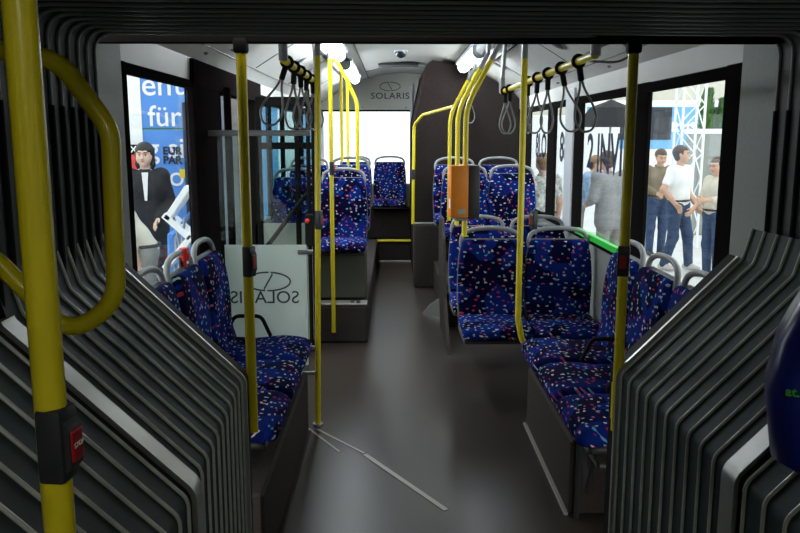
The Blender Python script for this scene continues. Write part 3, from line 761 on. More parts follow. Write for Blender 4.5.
for i, y in enumerate((3.72, 3.98, 4.25, 4.55, 4.85)):
    strap(-.49, y, 1.985, (.3, .9, .4, 1.0, .2)[i], (.33, .05, -.02, .04, -.06)[i], 'wire strap loop on the rail near the door, %s from the camera' % ['nearest', 'second', 'third', 'fourth', 'farthest'][i], 'strap loops near the door')
for i, y in enumerate((3.45, 3.80, 4.12, 4.42, 4.72, 5.45, 5.70)):
    strap(.80, y, 1.965, (.2, .1, .7, .5, 1.1, .3, .5)[i], (-.16, -.22, .0, .03, -.02, .02, -.03)[i], 'wire strap loop on the long window-side rail, %s from the camera' % names[i], 'strap loops by the windows')
strap(.80, 8.2, 2.08, .4, 0, 'wire strap loop hanging before the engine housing', 'rear strap loops')
# an extra cable loop curled above the near end of the long rail
solid('loose_loop', MB().tube(catmull([(.80, 3.45, 1.975), (.90, 3.40, 2.03), (.96, 3.36, 2.03), (.99, 3.35, 1.985), (.94, 3.36, 1.955), (.86, 3.40, 1.96), (.80, 3.45, 1.97)], 5), .0055, 8), 'cable', 'wire strap loop flipped up beside the near end of the long rail', 'strap', smooth=True)

# ------------------------------------------------------------------ glass partition with white film
pt = thing('partition', 'glass partition with white lower film and mirrored lettering', 'partition', (0, 4.30, 0))
MB().box(-.955, -.478, -.004, .004, .30, 1.66).build('glass', 'pane_green', pt)
wf = MB().box(-.935, -.482, -.0065, -.0045, .36, 1.052).build('white_film', 'film_translucent' if 'film_translucent' in MATS else 'white_film', pt)
text('lettering', 'SOLARIS', .10, 'logo_dark', wf, (-.72, -.008, .752), mirror=True, sx=1.02, spacing=1.02)
emblem(wf, (-.70, .845), .25, True, -.008)
MB().tube([(-1.0, 0, 1.663), (-.45, 0, 1.663)], .016, 12).build('top_bar', 'grey_plastic', pt, smooth=40)
for z in (1.01, .46): MB().tube([(-.53, -.005, z), (-.445, -.0, z)], .013, 10).build('glass_clamp', 'steel', pt, smooth=40)
MB().tube([(-1.0, 0, .31), (-.45, 0, .31)], .012, 10).build('bottom_bar', 'steel', pt, smooth=40)

# ------------------------------------------------------------------ open door leaves
def door_leaf(n, y, x0, x1, label, rails):
    d = tag(empty('door_%d' % n, (0, y, 0)), label, 'door', kind='structure')
    w = .045
    for a, c in ((x0, x0 + w), (x1 - w, x1), ((x0 + x1) / 2 - .02 + .08, (x0 + x1) / 2 + .02 + .08)):
        MB().rbox(a, c, -.02, .02, .02, 1.93, .008, 1).build('stile', 'frame_black', d)
    for z0, z1 in ((.02, .10), (1.86, 1.93), (1.55, 1.60)): MB().rbox(x0, x1, -.018, .018, z0, z1, .006, 1).build('crossbar', 'frame_black', d)
    MB().box(x0 + .02, x1 - .02, -.004, .004, .08, 1.88).build('glass', 'pane_tint', d)
    if rails:
        MB().tube([(x0 + .04, -.055, .80), (x0 + .10, -.07, .86), (x1 - .10, -.07, 1.20), (x1 - .04, -.055, 1.26)], .017, 10, .04).build('grab_rail', 'black', d, smooth=True)
        MB().box(x0 + .04, x1 - .05, -.012, -.006, .10, 1.0).build('lower_panel', 'wall_grey', d)
    return d
door_leaf(1, 5.86, -1.02, -.56, 'inward-opened door leaf with dark frame and sloping grab rail', True)
door_leaf(2, 4.72, -1.10, -1.02, 'edge of the near door leaf folded into its pocket', False)
bx = thing('door_button_box', 'small black box with red button beside the open door', 'button', (-.62, 5.74, .98))
MB().rbox(-.03, .03, -.02, .02, -.14, .10, .008, 1).build('box', 'black', bx)
MB().lathe([(0, .014), (.012, .012), (.018, 0), (0, 0)], n=14).xf(Matrix.Translation((-.012, -.02, .05)) @ Matrix.Rotation(PI / 2, 4, 'X')).build('button', 'signal_red', bx, smooth=60)
MB().tube([(-.0, .03, -.95), (-.0, .03, 1.0)], .016, 8).build('post', 'frame_black', bx)

# ------------------------------------------------------------------ devices
v = thing('ticket_validator', 'orange ticket validator box on the curved yellow pole', 'ticket validator', (.44, 4.97, 1.135), math.radians(6))
MB().rbox(-.085, .030, -.06, .05, 0, .33, .010, 2).build('body', 'orange', v, smooth=30)
MB().rbox(.030, .105, -.045, .09, -.01, .33, .010, 2).build('holder', 'dark_plastic', v, smooth=30)
MB().box(-.035, .010, -.0615, -.058, .025, .055).build('display', 'screen_grey', v)
MB().rbox(-.0865, -.084, -.045, .0, .06, .12, .001, 1).build('side_label', 'banner_white', v)
MB().rbox(-.05, .03, -.03, .03, -.022, .0, .006, 1).build('slot', 'grey_plastic', v)
# blue ticket machine at the right edge
v = thing('ticket_machine', 'dark blue rounded ticket machine at the right edge', 'ticket machine', (.722, 1.10, -.03), math.radians(-25))
rings = []
for z, w, d_, xo in ((1.165, .10, .10, .02), (1.175, .22, .15, .012), (1.20, .285, .18, .0), (1.30, .305, .19, -.005), (1.38, .29, .18, .0), (1.44, .265, .16, .012), (1.475, .24, .14, .02), (1.485, .14, .08, .025)):
    rings.append([(x + xo, y, z) for x, y in rrect(w, d_, min(w, d_) * .3, 5)])
MB().loft(rings).build('body', 'blue_device', v, smooth=50)
MB().rbox(-.115, .10, -.103, -.085, 1.34, 1.43, .008, 2).build('bezel', 'dark_plastic', v)
MB().box(-.10, .09, -.1045, -.1025, 1.352, 1.42).build('screen', 'screen_grey', v)
text('lettering', 'at.', .019, 'led_green', v, (-.122, -.0965, 1.318), (PI / 2, 0, 0), .0004, bold=.0004)
MB().tube([(.03, .12, .045), (.03, .12, 1.99)], R, 14).build('pole', 'yellow', v, smooth=40)
MB().rbox(-.01, .07, .06, .14, 1.25, 1.40, .01, 1).build('clamp', 'dark_plastic', v)
# red emergency hammer by the window
h = thing('emergency_hammer', 'red emergency hammer beside the door-side window', 'hammer', (XL + .04, 3.66, .985))
MB().tube([(0, 0, 0), (.0, 0, .10)], .011, 10).build('handle', 'signal_red', h, smooth=40)
b = MB().lathe([(0, -.035), (.022, -.03), (.030, 0), (.022, .03), (0, .035)], (0, 0, .11), 14); b.build('head', 'signal_red', h, smooth=60)
MB().rbox(-.02, -.008, -.03, .03, -.01, .10, .004, 1).build('holder', 'dark_plastic', h)
# camera dome, speakers
t = thing('camera_dome', 'small dark surveillance dome on the ceiling centre', 'camera', (.08, 8.05, cz(.08)))
MB().lathe([(0, -.01), (.07, -.01), (.075, .0), (.07, .004), (0, .004)], (0, 0, -.004), 20).build('ring', 'housing', t, smooth=40)
MB().lathe([(.058, -.01), (.056, -.035), (.042, -.06), (.02, -.072), (0, -.075)], (0, 0, 0), 20).build('dome', 'bus_glass', t, smooth=60)
def ceiling_speaker(x, y, label):
    sl = math.atan2(cz(x + .05) - cz(x - .05), .10)
    t = tag(empty('ceiling_speaker', (x, y, cz(x) - .006)), label, 'speaker', 'ceiling speakers'); t.rotation_euler = (0, -sl, 0)
    MB().lathe([(0, -.012), (.06, -.012), (.072, -.006), (.075, .004), (0, .004)], n=22).build('grille', 'dark_plastic', t, smooth=40)
    MB().lathe([(.072, -.004), (.078, -.010), (.084, -.004), (.084, .004), (.072, .004)], n=22).build('rim', 'tube_cap', t, smooth=40)
ceiling_speaker(1.06, 5.25, 'dark round speaker in the ceiling cove above the long rail')
ceiling_speaker(.98, 7.4, 'dark round speaker in the ceiling cove behind the curved poles')
ceiling_speaker(-.70, 4.0, 'dark round speaker in the ceiling cove over the door-side seats')
ceiling_speaker(-.76, 6.4, 'dark round speaker in the ceiling cove over the door')

# ------------------------------------------------------------------ exhibition hall outside
GZ = -.34
structure(MB().box(-30, 40, -15, 48, GZ - .1, GZ), 'floor_hall', 'hall_floor', 'pale grey exhibition hall floor outside the bus', 'floor')
structure(MB().box(2, 40, 40, 40.4, GZ, 9), 'wall_hall', 'hall_wall', 'beige far wall of the exhibition hall', 'wall')
# booth on the door side
bn = thing('banner_wall', 'blue booth wall with large white lettering', 'banner', (0, 9.0, GZ))
MB().box(-2.84, -2.36, 0, .06, 0, 3.6).build('blue_panel', 'banner_blue', bn)
MB().box(-4.2, -2.84, -.01, .06, 0, 3.6).build('white_panel', 'banner_white', bn)
MB().rbox(-2.37, -2.30, -.05, .08, 0, 2.36, .01, 1).build('edge_post', 'navy_letter', bn)
MB().box(-2.36, -1.95, .0, .06, 0, 3.6).build('side_panel', 'banner_blue', bn)
def bt(body, px, z, size, m='white_paint', sx=1.0, bold=0.0, y=-.004): return text('lettering', body, size, m, bn, (px, y, z - GZ), sx=sx, bold=bold, align='LEFT')
bt('en', -2.83, 2.205, .36, bold=.002); bt('t', -2.47, 2.21, .36)
bt('s', -2.98, 1.855, .36, bold=.002, y=-.014); bt('für', -2.77, 1.855, .33, bold=.002); bt('g sin', -2.80, 1.50, .33, bold=.002); bt('oo', -2.75, 1.18, .33)
MB().box(-2.93, -2.37, -.003, 0, 1.72 - GZ, 1.735 - GZ).build('line', 'leaf_green', bn)
bt('EUR', -2.62, 1.475, .12, 'navy_letter', bold=.004, y=-.012); bt('PAR', -2.62, 1.37, .12, 'navy_letter', bold=.004, y=-.012)
MB().box(-2.44, -2.38, -.006, 0, 1.17 - GZ, 1.27 - GZ).build('yellow_label', 'yellow_edge', bn)
po = thing('red_poster', 'red poster with black band behind the woman in black', 'poster', (-2.97, 8.86, 1.30))
MB().box(-.13, .16, 0, .015, -.10, .14).build('sheet', 'signal_red', po); MB().box(-.13, .16, -.002, .015, .14, .25).build('band', 'black', po)
text('lettering', 'NEX', .10, 'white_paint', po, (0.0, -.004, .193), bold=.002)
MB().box(-.02, .02, 0, .02, -1.465, -.10).build('stand', 'steel', po)
solid('booth_platform', MB().box(-4.2, -2.25, 7.85, 8.93, GZ, -.17), 'banner_white', 'low white platform of the booth behind the woman', 'platform')
# tilted brochure stand of white shelves on struts
bs = thing('brochure_stand', 'white brochure stand with slanted shelves outside the door-side window', 'stand', (-1.83, 6.75, GZ))
def plank(c, l, a, m, name, w=.012, d=.22):
    o = MB().rbox(-l / 2, l / 2, -d / 2, d / 2, -w, w, .004, 1).build(name, m, bs); o.location = c; o.rotation_euler = (0, -a, 0); return o
for c, l, a in (((-.01, 0, 1.42), .34, .95), ((.0, 0, 1.02), .44, .85), ((-.02, 0, 1.22), .30, -.75)): plank(c, l, a, 'white_paint', 'shelf', .026)
for c, l, a in (((.0, .05, 1.24), .30, .9), ((.02, .05, .86), .36, .85)): plank(c, l, a, 'banner_blue', 'brochure', .008, .16)
for x in (-.16, .16):
    MB().tube([(x, .1, 0), (x * .4, .1, 1.45)], .012, 8).build('strut', 'steel', bs); MB().tube([(x, -.08, 0), (-x * .3, -.08, 1.3)], .012, 8).build('strut', 'steel', bs)
bx = MB().rbox(-.2, .2, -.15, .15, 0, .03, .008, 1).build('foot', 'steel', bs)
solid('blue_display', MB().rbox(-2.2, -1.75, 7.55, 7.8, GZ, .72, .02, 1), 'banner_blue', 'blue display counter behind the brochure stand', 'counter')
solid('grey_column', MB().lathe([(.0, 0), (.30, 0), (.30, 3.4), (0, 3.4)], (-2.30, 10.6, GZ), 20), 'trouser_grey', 'grey round column seen through the open doorway', 'column', smooth=40)
dv = thing('display_wall', 'blue and white display wall behind the rear door-side windows', 'display wall', (-2.9, 17.0, GZ))
for i in range(6): MB().box(-1.2 + i * .42, -1.2 + i * .42 + .36, 0, .1, 0, 2.7).build('panel', 'bus_blue' if i % 2 else 'banner_white', dv)

# coach parked across the hall
cb = thing('coach', 'blue and white coach parked across the hall', 'bus', (0, 26.0, GZ))
MB().rbox(6.3, 17.5, 0, 2.5, .35, 3.12, .12, 3).build('body', 'white_paint', cb, smooth=40)
MB().box(6.35, 17.4, -.012, .0, 1.55, 2.30).build('blue_band', 'bus_blue', cb)
MB().box(6.35, 17.4, -.012, .0, 2.36, 2.92).build('upper_band', 'bus_blue', cb)
for x0, x1 in ((6.5, 7.7), (8.0, 9.15), (10.15, 10.75), (11.4, 12.6), (12.8, 14.0), (14.2, 15.4)): MB().box(x0, x1, -.03, -.005, 1.85, 2.90).build('window', 'bus_glass', cb)
text('lettering', 'RUS', .42, 'banner_white', cb, (9.55, -.04, 2.25), sx=1.1, bold=.012)
for x in (8.4, 14.5): MB().lathe([(0, -.16), (.3, -.16), (.48, -.14), (.5, -.08), (.5, .1), (0, .1)], n=24).xf(Matrix.Translation((x, .05, .5)) @ Matrix.Rotation(-PI / 2, 4, 'X') @ Matrix.Rotation(PI, 4, 'X')).build('wheel', 'black', cb, smooth=40)
# white lattice truss tower
tr = thing('truss_tower', 'white lattice truss tower behind the man in white shirt', 'truss', (5.25, 14.0, GZ))
h2 = .19
for sx in (-1, 1):
    for sy in (-1, 1): MB().tube([(sx * h2, sy * h2, 0), (sx * h2, sy * h2, 4.2)], .024, 8).build('chord', 'white_paint', tr, smooth=40)
for k in range(10):
    z0, z1 = k * .42, (k + 1) * .42; f = 1 if k % 2 else -1
    for sy in (-1, 1): MB().tube([(-f * h2, sy * h2, z0), (f * h2, sy * h2, z1)], .012, 6).build('brace', 'white_paint', tr)
    for sx in (-1, 1): MB().tube([(sx * h2, -f * h2, z0), (sx * h2, f * h2, z1)], .012, 6).build('brace', 'white_paint', tr)
# conifer on a pedestal
tp = thing('potted_conifer', 'slim green conifers in a tall pale planter', 'plant', (6.50, 16.0, GZ))
MB().rbox(-.42, .40, -.35, .35, 0, 2.05, .02, 1).build('planter', 'wall_grey', tp)
MB().rbox(-.46, .44, -.38, .38, 2.02, 2.12, .015, 1).build('rim', 'white_paint', tp)
def conifer(cx, h, r, n):
    b = MB()
    for i in range(n):
        t = random.random() ** .8; rr = r * (1 - .55 * t) * (.45 + .6 * random.random()); a = random.random() * 2 * PI; z = t * h
        p = Vector((cx + rr * math.cos(a), rr * math.sin(a), 2.1 + z)); d = Vector((math.cos(a) * .5, math.sin(a) * .5, 1)).normalized(); s_ = d.cross(Vector((0, 0, 1))).normalized(); l = .10 + .06 * random.random()
        b.add([p - s_ * .02, p + s_ * .02, p + d * l], [(0, 1, 2)])
        b.add([p, p + d * l * .5 + s_ * .03, p + d * l, p + d * l * .5 - s_ * .03 + Vector((0, 0, .01))], [(0, 1, 2), (0, 2, 3)])
    return b
f = conifer(-.16, .74, .15, 900).build('foliage', 'leaf_green', tp); f['kind'] = 'stuff'
f = conifer(.20, .55, .16, 800).build('foliage', 'leaf_green', tp); f['kind'] = 'stuff'
for x in (-.16, .20): MB().tube([(x, 0, 1.9), (x, 0, 2.7)], [.03, .012], 6).build('trunk', 'bark', tp)
# black parasol outside the lettered window
pr = thing('black_parasol', 'black display parasol beyond the lettered window', 'parasol', (3.85, 14.0, GZ))
MB().tube([(0, 0, 0), (0, 0, 2.58)], .02, 8).build('pole', 'steel', pr)
cv = MB(); tipp = Vector((0, 0, 2.62)); rim = [Vector((.62 * math.cos(a), .5 * math.sin(a), 2.14)) for a in np.linspace(0, 2 * PI, 9)[:-1]]
mid = [Vector((.38 * math.cos(a), .3 * math.sin(a), 2.47)) for a in np.linspace(0, 2 * PI, 9)[:-1]]
cv.add([tipp] + mid + rim, [(0, 1 + i, 1 + (i + 1) % 8) for i in range(8)] + [(1 + i, 9 + i, 9 + (i + 1) % 8, 1 + (i + 1) % 8) for i in range(8)]).build('canopy', 'jacket_black', pr)
MB().lathe([(0, 0), (.25, 0), (.22, .06), (0, .07)], n=16).build('base', 'dark_plastic', pr)
# parked van / exhibits beyond far windows
solid('blue_board', MB().rbox(2.05, 2.19, 13.0, 13.1, GZ, 2.6, .02, 1), 'bus_blue', 'blue board outside the narrow window by the engine housing', 'board')
solid('white_board', MB().rbox(2.6, 4.6, 16.0, 16.1, GZ, 2.05, .02, 1), 'banner_white', 'white board outside the lettered windows', 'board')

# ------------------------------------------------------------------ people (continuous bodies from blended limbs)
def sdf_mesh(prims, h, cuts=()):
    lo = np.min([np.minimum(np.array(p[0]) - p[2], np.array(p[1]) - p[3]) for p in prims], axis=0) - 3 * h
    hi = np.max([np.maximum(np.array(p[0]) + p[2], np.array(p[1]) + p[3]) for p in prims], axis=0) + 3 * h
    n = np.ceil((hi - lo) / h).astype(int) + 1
    D = np.full(n, .5, np.float32); ax = [lo[i] + h * np.arange(n[i]) for i in range(3)]
    for p in prims:
        a, c, ra, rb = np.array(p[0], float), np.array(p[1], float), p[2], p[3]; k = p[4] if len(p) > 4 else .03
        mg = k + 2 * h
        i0 = np.maximum(0, np.floor((np.minimum(a - ra, c - rb) - mg - lo) / h).astype(int)); i1 = np.minimum(n, np.ceil((np.maximum(a + ra, c + rb) + mg - lo) / h).astype(int) + 1)
        sl = tuple(slice(i0[i], i1[i]) for i in range(3))
        X, Y, Z = np.meshgrid(ax[0][sl[0]], ax[1][sl[1]], ax[2][sl[2]], indexing='ij')
        ab = c - a; L2 = max(ab @ ab, 1e-9)
        t = np.clip(((X - a[0]) * ab[0] + (Y - a[1]) * ab[1] + (Z - a[2]) * ab[2]) / L2, 0, 1)
        d = np.sqrt((X - a[0] - t * ab[0]) ** 2 + (Y - a[1] - t * ab[1]) ** 2 + (Z - a[2] - t * ab[2]) ** 2) - (ra + (rb - ra) * t)
        o = D[sl]; hh = np.clip(.5 + .5 * (o - d) / k, 0, 1)
        D[sl] = o * (1 - hh) + d * hh - k * hh * (1 - hh)
    if cuts:
        X, Y, Z = np.meshgrid(*ax, indexing='ij')
        for cfn in cuts: D = np.maximum(D, cfn(X, Y, Z))
    return surface_nets(D, lo, h)
def surface_nets(D, lo, h):
    ins = D < 0; n = D.shape
    c = [ins[i:n[0] - 1 + i, j:n[1] - 1 + j, k:n[2] - 1 + k] for i in (0, 1) for j in (0, 1) for k in (0, 1)]
    cnt = sum(x.astype(np.int8) for x in c); act = (cnt > 0) & (cnt < 8)
    idx = -np.ones(act.shape, np.int64); cells = np.argwhere(act); idx[act] = np.arange(len(cells))
    acc = np.zeros((len(cells), 3)); w = np.zeros(len(cells))
    for ax_ in range(3):
        o1, o2 = [a for a in range(3) if a != ax_]
        for u in (0, 1):
            for v_ in (0, 1):
                p0 = cells.copy(); p0[:, o1] += u; p0[:, o2] += v_; p1 = p0.copy(); p1[:, ax_] += 1
                d0 = D[tuple(p0.T)]; d1 = D[tuple(p1.T)]; m = (d0 < 0) != (d1 < 0)
                t = np.where(m, d0 / np.where(m, d0 - d1, 1), 0)
                q = p0.astype(float); q[:, ax_] += t; acc[m] += q[m]; w[m] += 1
    V = lo + h * (acc / w[:, None])
    F = []
    for ax_ in range(3):
        o1, o2 = (ax_ + 1) % 3, (ax_ + 2) % 3
        s0 = [slice(None)] * 3; s1 = [slice(None)] * 3; s0[ax_] = slice(0, -1); s1[ax_] = slice(1, None)
        A = ins[tuple(s0)]; B = ins[tuple(s1)]; e = np.argwhere(A != B)
        e = e[(e[:, o1] > 0) & (e[:, o2] > 0) & (e[:, o1] < n[o1] - 1) & (e[:, o2] < n[o2] - 1)]
        fl_ = A[tuple(e.T)]
        def g(u, v_):
            q = e.copy(); q[:, o1] -= u; q[:, o2] -= v_; return idx[tuple(q.T)]
        quad = np.stack([g(0, 0), g(1, 0), g(1, 1), g(0, 1)], 1)
        quad[~fl_] = quad[~fl_][:, ::-1]; F.append(quad)
    return V, np.concatenate(F)
def sdf_obj(name, prims, m, parent, h=.01, cuts=()):
    V, F = sdf_mesh(prims, h, cuts)
    me = bpy.data.meshes.new(name); me.from_pydata(V.tolist(), [], F.tolist()); me.update()
    me.polygons.foreach_set('use_smooth', [True] * len(me.polygons)); me.materials.append(MATS[m])
    o = bpy.data.objects.new(name, me); COL.objects.link(o); o.parent = parent; return o
def v3(*a): return np.array(a, float)
def hand(wr, d, front, s):
    """palm, four fingers and a thumb continuing the forearm direction d; front = direction of the thumb side"""
    d = d / np.linalg.norm(d); f = front - d * (front @ d); f /= np.linalg.norm(f); nn = np.cross(d, f) * s
    P = []
    pc = wr + d * .085
    for o in (-.022, 0, .022): P.append((wr + d * .02 + f * o * .7, pc + f * o, .017, .015, .02))
    for o, l in ((.030, .070), (.010, .080), (-.011, .074), (-.031, .058)):
        b0 = pc + f * o; b1 = b0 + d * l * .5 + nn * .010; b2 = b1 + d * l * .42 + nn * .028
        P += [(b0, b1, .0105, .0095, .006), (b1, b2, .0095, .0080, .006)]
    t0 = wr + d * .03 + f * .028; t1 = t0 + d * .035 + f * .03 + nn * .012; t2 = t1 + d * .034 + f * .006 + nn * .012
    P += [(t0, t1, .013, .0115, .01), (t1, t2, .0115, .009, .006)]
    return P
def person(label, loc, rz, height, pose, top, bottom, hair='hair_brown', skin='skin', sleeve='long', female=False, jacket=False, shoes='shoe', head=(0, 0), long_hair=False, extra=None):
    """local frame faces -Y, 1.75 m tall before scaling; pose overrides joints; head = (yaw, pitch) in radians"""
    root = thing('person', label, 'person', loc, rz, None); root.scale = (height / 1.75,) * 3
    J = dict(ankL=(.10, .01, .08), ankR=(-.10, .01, .08), kneeL=(.105, -.012, .48), kneeR=(-.105, -.012, .48), hipL=(.09, 0, .91), hipR=(-.09, 0, .91),
             pel=(0, 0, .95), waist=(0, .0, 1.08), chest=(0, .0, 1.29), neck=(0, .005, 1.47), head=(0, -.01, 1.62),
             shL=(.175 if not female else .155, .01, 1.415), shR=(-.175 if not female else -.155, .01, 1.415), elL=(.235, .03, 1.13), elR=(-.235, .03, 1.13), wrL=(.25, -.06, .90), wrR=(-.25, -.06, .90))
    J.update(pose); J = {k: v3(*v) for k, v in J.items()}
    sw = J['shL'] - J['shR']; sw = sw / np.linalg.norm(sw); hw = J['hipL'] - J['hipR']; hw = hw / np.linalg.norm(hw)
    fem = female
    def torso(e):
        P = []
        for s in (-1, 1):
            c = J['chest'] + sw * s * .085; w = J['waist'] + (sw + hw) / 2 * s * (.055 if fem else .07); p = J['pel'] + hw * s * .075
            P += [(c, w, .105 + e, .088 + e, .05), (w, p, .088 + e, .102 + e, .05), (c, J['neck'] - v3(0, 0, .06), .10 + e, .06 + e, .05)]
            sh = J['shL'] if s > 0 else J['shR']; P.append((c + (J['neck'] - J['chest']) * .3, sh, .085 + e, .066 + e, .05))
        return P
    def arm(side, e, upto=2.0):
        sh, el, wr = J['sh' + side], J['el' + side], J['wr' + side]; P = []
        f = min(1, upto); P.append((sh, sh + (el - sh) * f, .056 + e, .056 + (.044 - .056) * f + e, .03))
        if upto > 1:
            f = upto - 1; P.append((el, el + (wr - el) * f, .044 + e, .044 + (.030 - .044) * f + e, .02))
        return P
    def leg(side, e, shoe=True):
        hp, kn, an = J['hip' + side], J['knee' + side], J['ank' + side]
        calf = kn + (an - kn) * .3 + v3(0, .012, 0)
        return [(hp, kn, .088 + e, .058 + e, .04), (kn, calf, .056 + e, .056 + e, .03), (calf, an, .056 + e, .038 + e, .03)]
    HC = J['head']; Rh = np.array(Euler((head[1], 0, head[0]), 'XYZ').to_matrix())
    def H(x, y, z): return HC + Rh @ v3(x, y, z - 1.62 + .0)
    headp = [(H(0, .02, 1.672), H(0, -.005, 1.66), .086, .082, .02), (H(0, .0, 1.655), H(0, -.028, 1.582), .078, .056, .03), (H(-.028, -.04, 1.60), H(.028, -.04, 1.60), .05, .05, .02), (H(0, -.055, 1.555), H(0, -.06, 1.55), .030, .028, .02),
             (H(0, -.088, 1.650), H(0, -.108, 1.612), .010, .014, .012), (H(-.012, -.098, 1.607), H(.012, -.098, 1.607), .009, .009, .008), (H(-.03, -.078, 1.675), H(.03, -.078, 1.675), .018, .018, .015)]
    for s in (-1, 1): headp += [(H(s * .082, .008, 1.650), H(s * .080, .004, 1.615), .017, .011, .008), (H(s * .04, -.066, 1.615), H(s * .045, -.062, 1.61), .022, .022, .02)]
    body = torso(0) + [(J['neck'] - v3(0, -.005, .04), HC - v3(0, -.012, .07), .058, .052, .03)] + headp
    for s in 'LR':
        body += arm(s, 0) + leg(s, 0); an = J['ank' + s]; fd = v3(0, -1, 0)
        body += [(an - v3(0, -.03, .03), an + fd * .13 - v3(0, 0, .05), .036, .026, .02)]
        d = J['wr' + s] - J['el' + s]; body += hand(J['wr' + s], d, v3(0, -1, .15) if abs(d[1] / np.linalg.norm(d)) < .8 else v3(0, 0, 1), 1 if s == 'R' else -1)
    sdf_obj('body', body, skin, root, .0085)
    # face
    for s in (-1, 1):
        c = H(s * .031, -.0815, 1.648)
        MB().lathe([(0, -.010), (.008, -.006), (.011, 0), (.008, .006), (0, .010)], tuple(c), 10).build('eye', 'eye', root, smooth=True)
        MB().tube([tuple(H(s * .015, -.096, 1.668)), tuple(H(s * .033, -.094, 1.674)), tuple(H(s * .05, -.083, 1.668))], .0045, 6).build('eyebrow', hair, root)
    MB().tube([tuple(H(-.024, -.083, 1.577)), tuple(H(0, -.092, 1.579)), tuple(H(.024, -.083, 1.577))], [.003, .007, .003], 8).build('mouth', 'lip', root, smooth=True)
    # hair: cap with the face left free
    hp = [(H(0, .025, 1.68), H(0, .0, 1.675), .096, .092, .02), (H(0, .04, 1.66), H(0, .04, 1.60), .085, .060, .03)]
    Ri = Rh.T
    def face(X, Y, Z):
        x = (X - HC[0]); y = (Y - HC[1]); z = (Z - HC[2])
        yl = Ri[1, 0] * x + Ri[1, 1] * y + Ri[1, 2] * z; zl = Ri[2, 0] * x + Ri[2, 1] * y + Ri[2, 2] * z + 1.62
        return -np.maximum(yl + (.035 if not long_hair else .05), zl - (1.70 if not long_hair else 1.672))
    if long_hair:
        for s in (-1, 1): hp += [(H(s * .076, .02, 1.66), H(s * .080, .012, 1.54), .024, .024, .02), (H(s * .080, .012, 1.54), H(s * .070, .01, 1.49), .024, .014, .02)]
        hp += [(H(0, .05, 1.62), H(0, .055, 1.50), .075, .055, .03)]
    sdf_obj('hair', hp, hair, root, .0085, [face])
    # clothing
    arms = {'long': 1.93, 'short': .62, 'rolled': 1.35}[sleeve]; e = .014 if not jacket else .026
    tp = torso(e)
    for s in 'LR': tp += arm(s, e * .9, arms)
    if jacket:
        for s in (-1, 1): tp += [(J['pel'] + hw * s * .08 + v3(0, 0, .05), J['pel'] + hw * s * .085 - v3(0, 0, .10), .125, .135, .05)]
    hem = J['pel'][2] - (.20 if jacket else .02)
    nk = J['neck'][2] + .005
    cuts = [lambda X, Y, Z: hem - Z]
    sdf_obj('jacket' if jacket else 'shirt', tp, top, root, .0095, cuts)
    nv = J['neck']; MB().tube([(nv[0] + .064 * math.cos(a), nv[1] + .060 * math.sin(a), nv[2] + .012 + .016 * math.sin(a)) for a in np.linspace(0, 2 * PI, 15)[:-1]], .014, 8, closed=True).build('collar', top if not extra else extra, root, smooth=True)
    if jacket and extra:      # open front showing the blouse
        ch = J['chest']; fr = np.cross(sw, v3(0, 0, 1)); fr = -fr / np.linalg.norm(fr); fr = fr if fr[1] < 0 else -fr
        q = lambda a_, z_, o_: tuple(ch + sw * a_ + v3(0, 0, z_) + fr * (o_))
        MB().add([q(-.032, .17, .115), q(.032, .17, .115), q(.012, -.12, .148), q(-.012, -.12, .148), q(-.032, .17, .06), q(.032, .17, .06), q(.012, -.12, .06), q(-.012, -.12, .06)],
                 [(0, 1, 2, 3), (7, 6, 5, 4), (0, 4, 5, 1), (1, 5, 6, 2), (2, 6, 7, 3), (3, 7, 4, 0)]).build('blouse', extra, root)
    tr_ = []
    for s in (-1, 1): tr_ += [(J['waist'] * .25 + J['pel'] * .75 + hw * s * .072, J['pel'] + hw * s * .078, .105, .112, .05)]
    for s in 'LR': tr_ += [(J['hip' + s], J['knee' + s], .104, .074, .05), (J['knee' + s], J['ank' + s] + v3(0, 0, .0), .074, .062, .04)]
    wz = J['pel'][2] + .06
    sdf_obj('trousers', tr_, bottom, root, .0095, [lambda X, Y, Z: Z - wz, lambda X, Y, Z: .05 - Z])
    if not jacket:
        pc = J['pel'] + v3(0, 0, .05)
        MB().tube([tuple(pc + hw * .185 * math.cos(a) + v3(0, .125 * math.sin(a), 0)) for a in np.linspace(0, 2 * PI, 25)[:-1]], .016, 6, closed=True).build('belt', 'belt', root, smooth=True)
    for s in 'LR':
        an = J['ank' + s]; sdf_obj('shoe', [(an - v3(0, -.05, .035), an + v3(0, -.06, -.04), .045, .046, .02), (an + v3(0, -.06, -.04), an + v3(0, -.16, -.05), .046, .034, .02)], shoes, root, .0095, [lambda X, Y, Z: (an[2] - .078) - Z])
    return root
R_ = math.radians
person('man in white short-sleeved shirt and jeans outside the side window', (4.22, 11.5, GZ), R_(38), 1.83,
       dict(elR=(-.30, .06, 1.16), wrR=(-.20, -.07, .97), elL=(.25, .02, 1.12), wrL=(.25, -.12, .93), kneeL=(.12, -.10, .50), ankL=(.15, -.12, .09), ankR=(-.12, .10, .09)),
       'shirt_white', 'jeans', 'hair_brown', sleeve='short', head=(R_(25), 0), shoes='shoe_light')
person('man in brown jacket looking down behind the man in white', (4.42, 13.0, GZ), R_(5), 1.76, dict(elR=(-.24, -.02, 1.14), wrR=(-.12, -.22, 1.05), elL=(.24, -.02, 1.14), wrL=(.10, -.22, 1.04), head=(0, -.04, 1.61)),
       'jacket_brown', 'jeans', 'hair_brown', head=(0, R_(18)))
person('person in pale top and dark jeans at the right edge of the side window', (4.52, 10.9, GZ), R_(-70), 1.68, dict(elL=(.20, -.10, 1.16), wrL=(.12, -.32, 1.16), elR=(-.22, -.06, 1.14), wrR=(-.14, -.28, 1.0)),
       'shirt_beige', 'jeans', 'hair_brown', skin='skin', sleeve='rolled', female=True, head=(0, R_(10)))
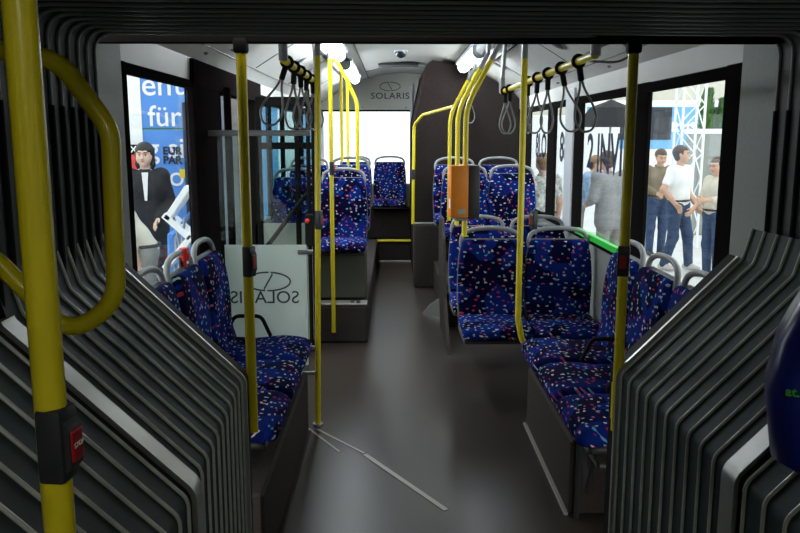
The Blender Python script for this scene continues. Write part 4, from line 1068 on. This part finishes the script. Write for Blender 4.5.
person('person in light grey suit seen from behind through the lettered window', (2.86, 10.2, GZ), R_(200), 1.80, dict(chest=(0, -.05, 1.28), neck=(0, -.09, 1.45), head=(0, -.13, 1.59), shL=(.185, -.04, 1.41), shR=(-.185, -.04, 1.41), elL=(.26, -.02, 1.15), wrL=(.18, -.22, 1.08), elR=(-.27, -.02, 1.14), wrR=(-.2, -.2, 1.0)),
       'suit_grey', 'trouser_grey', 'hair_brown', jacket=True, head=(0, R_(15)))
person('person in blue shirt leaning in beside the grey suit', (2.75, 11.6, GZ), R_(75), 1.76, dict(chest=(0, -.12, 1.26), neck=(0, -.19, 1.41), head=(0, -.24, 1.54), waist=(0, -.04, 1.07), shL=(.17, -.13, 1.37), shR=(-.17, -.13, 1.37), elL=(.22, -.18, 1.10), wrL=(.14, -.40, 1.03), elR=(-.22, -.18, 1.1), wrR=(-.12, -.4, 1.02)),
       'shirt_blue', 'trouser_grey', 'hair_light', head=(0, R_(22)))
person('person with brown hair in speckled shirt outside the far window', (1.95, 10.2, GZ), R_(190), 1.75, dict(elL=(.25, -.02, 1.13), wrL=(.2, -.22, 1.05)), 'shirt_pattern', 'trouser_grey', 'hair_light', sleeve='short')
person('woman with black fringe in black blazer before the blue banner', (-2.58, 8.2, -.17), R_(14), 1.73, dict(elL=(.24, .02, 1.13), wrL=(.12, -.22, .98), elR=(-.24, .03, 1.13), wrR=(-.2, -.14, .92)),
       'jacket_black', 'jacket_black', 'hair_black', skin='skin_pale', female=True, jacket=True, long_hair=True, head=(R_(-10), R_(4)), extra='shirt_white')
person('person in pale shirt bending beside the brochure stand', (-2.27, 7.1, GZ), R_(-78), 1.76, dict(chest=(0, -.20, 1.24), neck=(0, -.30, 1.37), head=(0, -.40, 1.47), waist=(0, -.07, 1.07), shL=(.18, -.20, 1.35), shR=(-.18, -.20, 1.35), elR=(-.24, -.22, 1.06), wrR=(-.18, -.36, .90), elL=(.23, -.10, 1.10), wrL=(.20, -.06, .86)),
       'shirt_beige', 'trouser_grey', 'hair_brown', sleeve='rolled', head=(0, R_(30)))
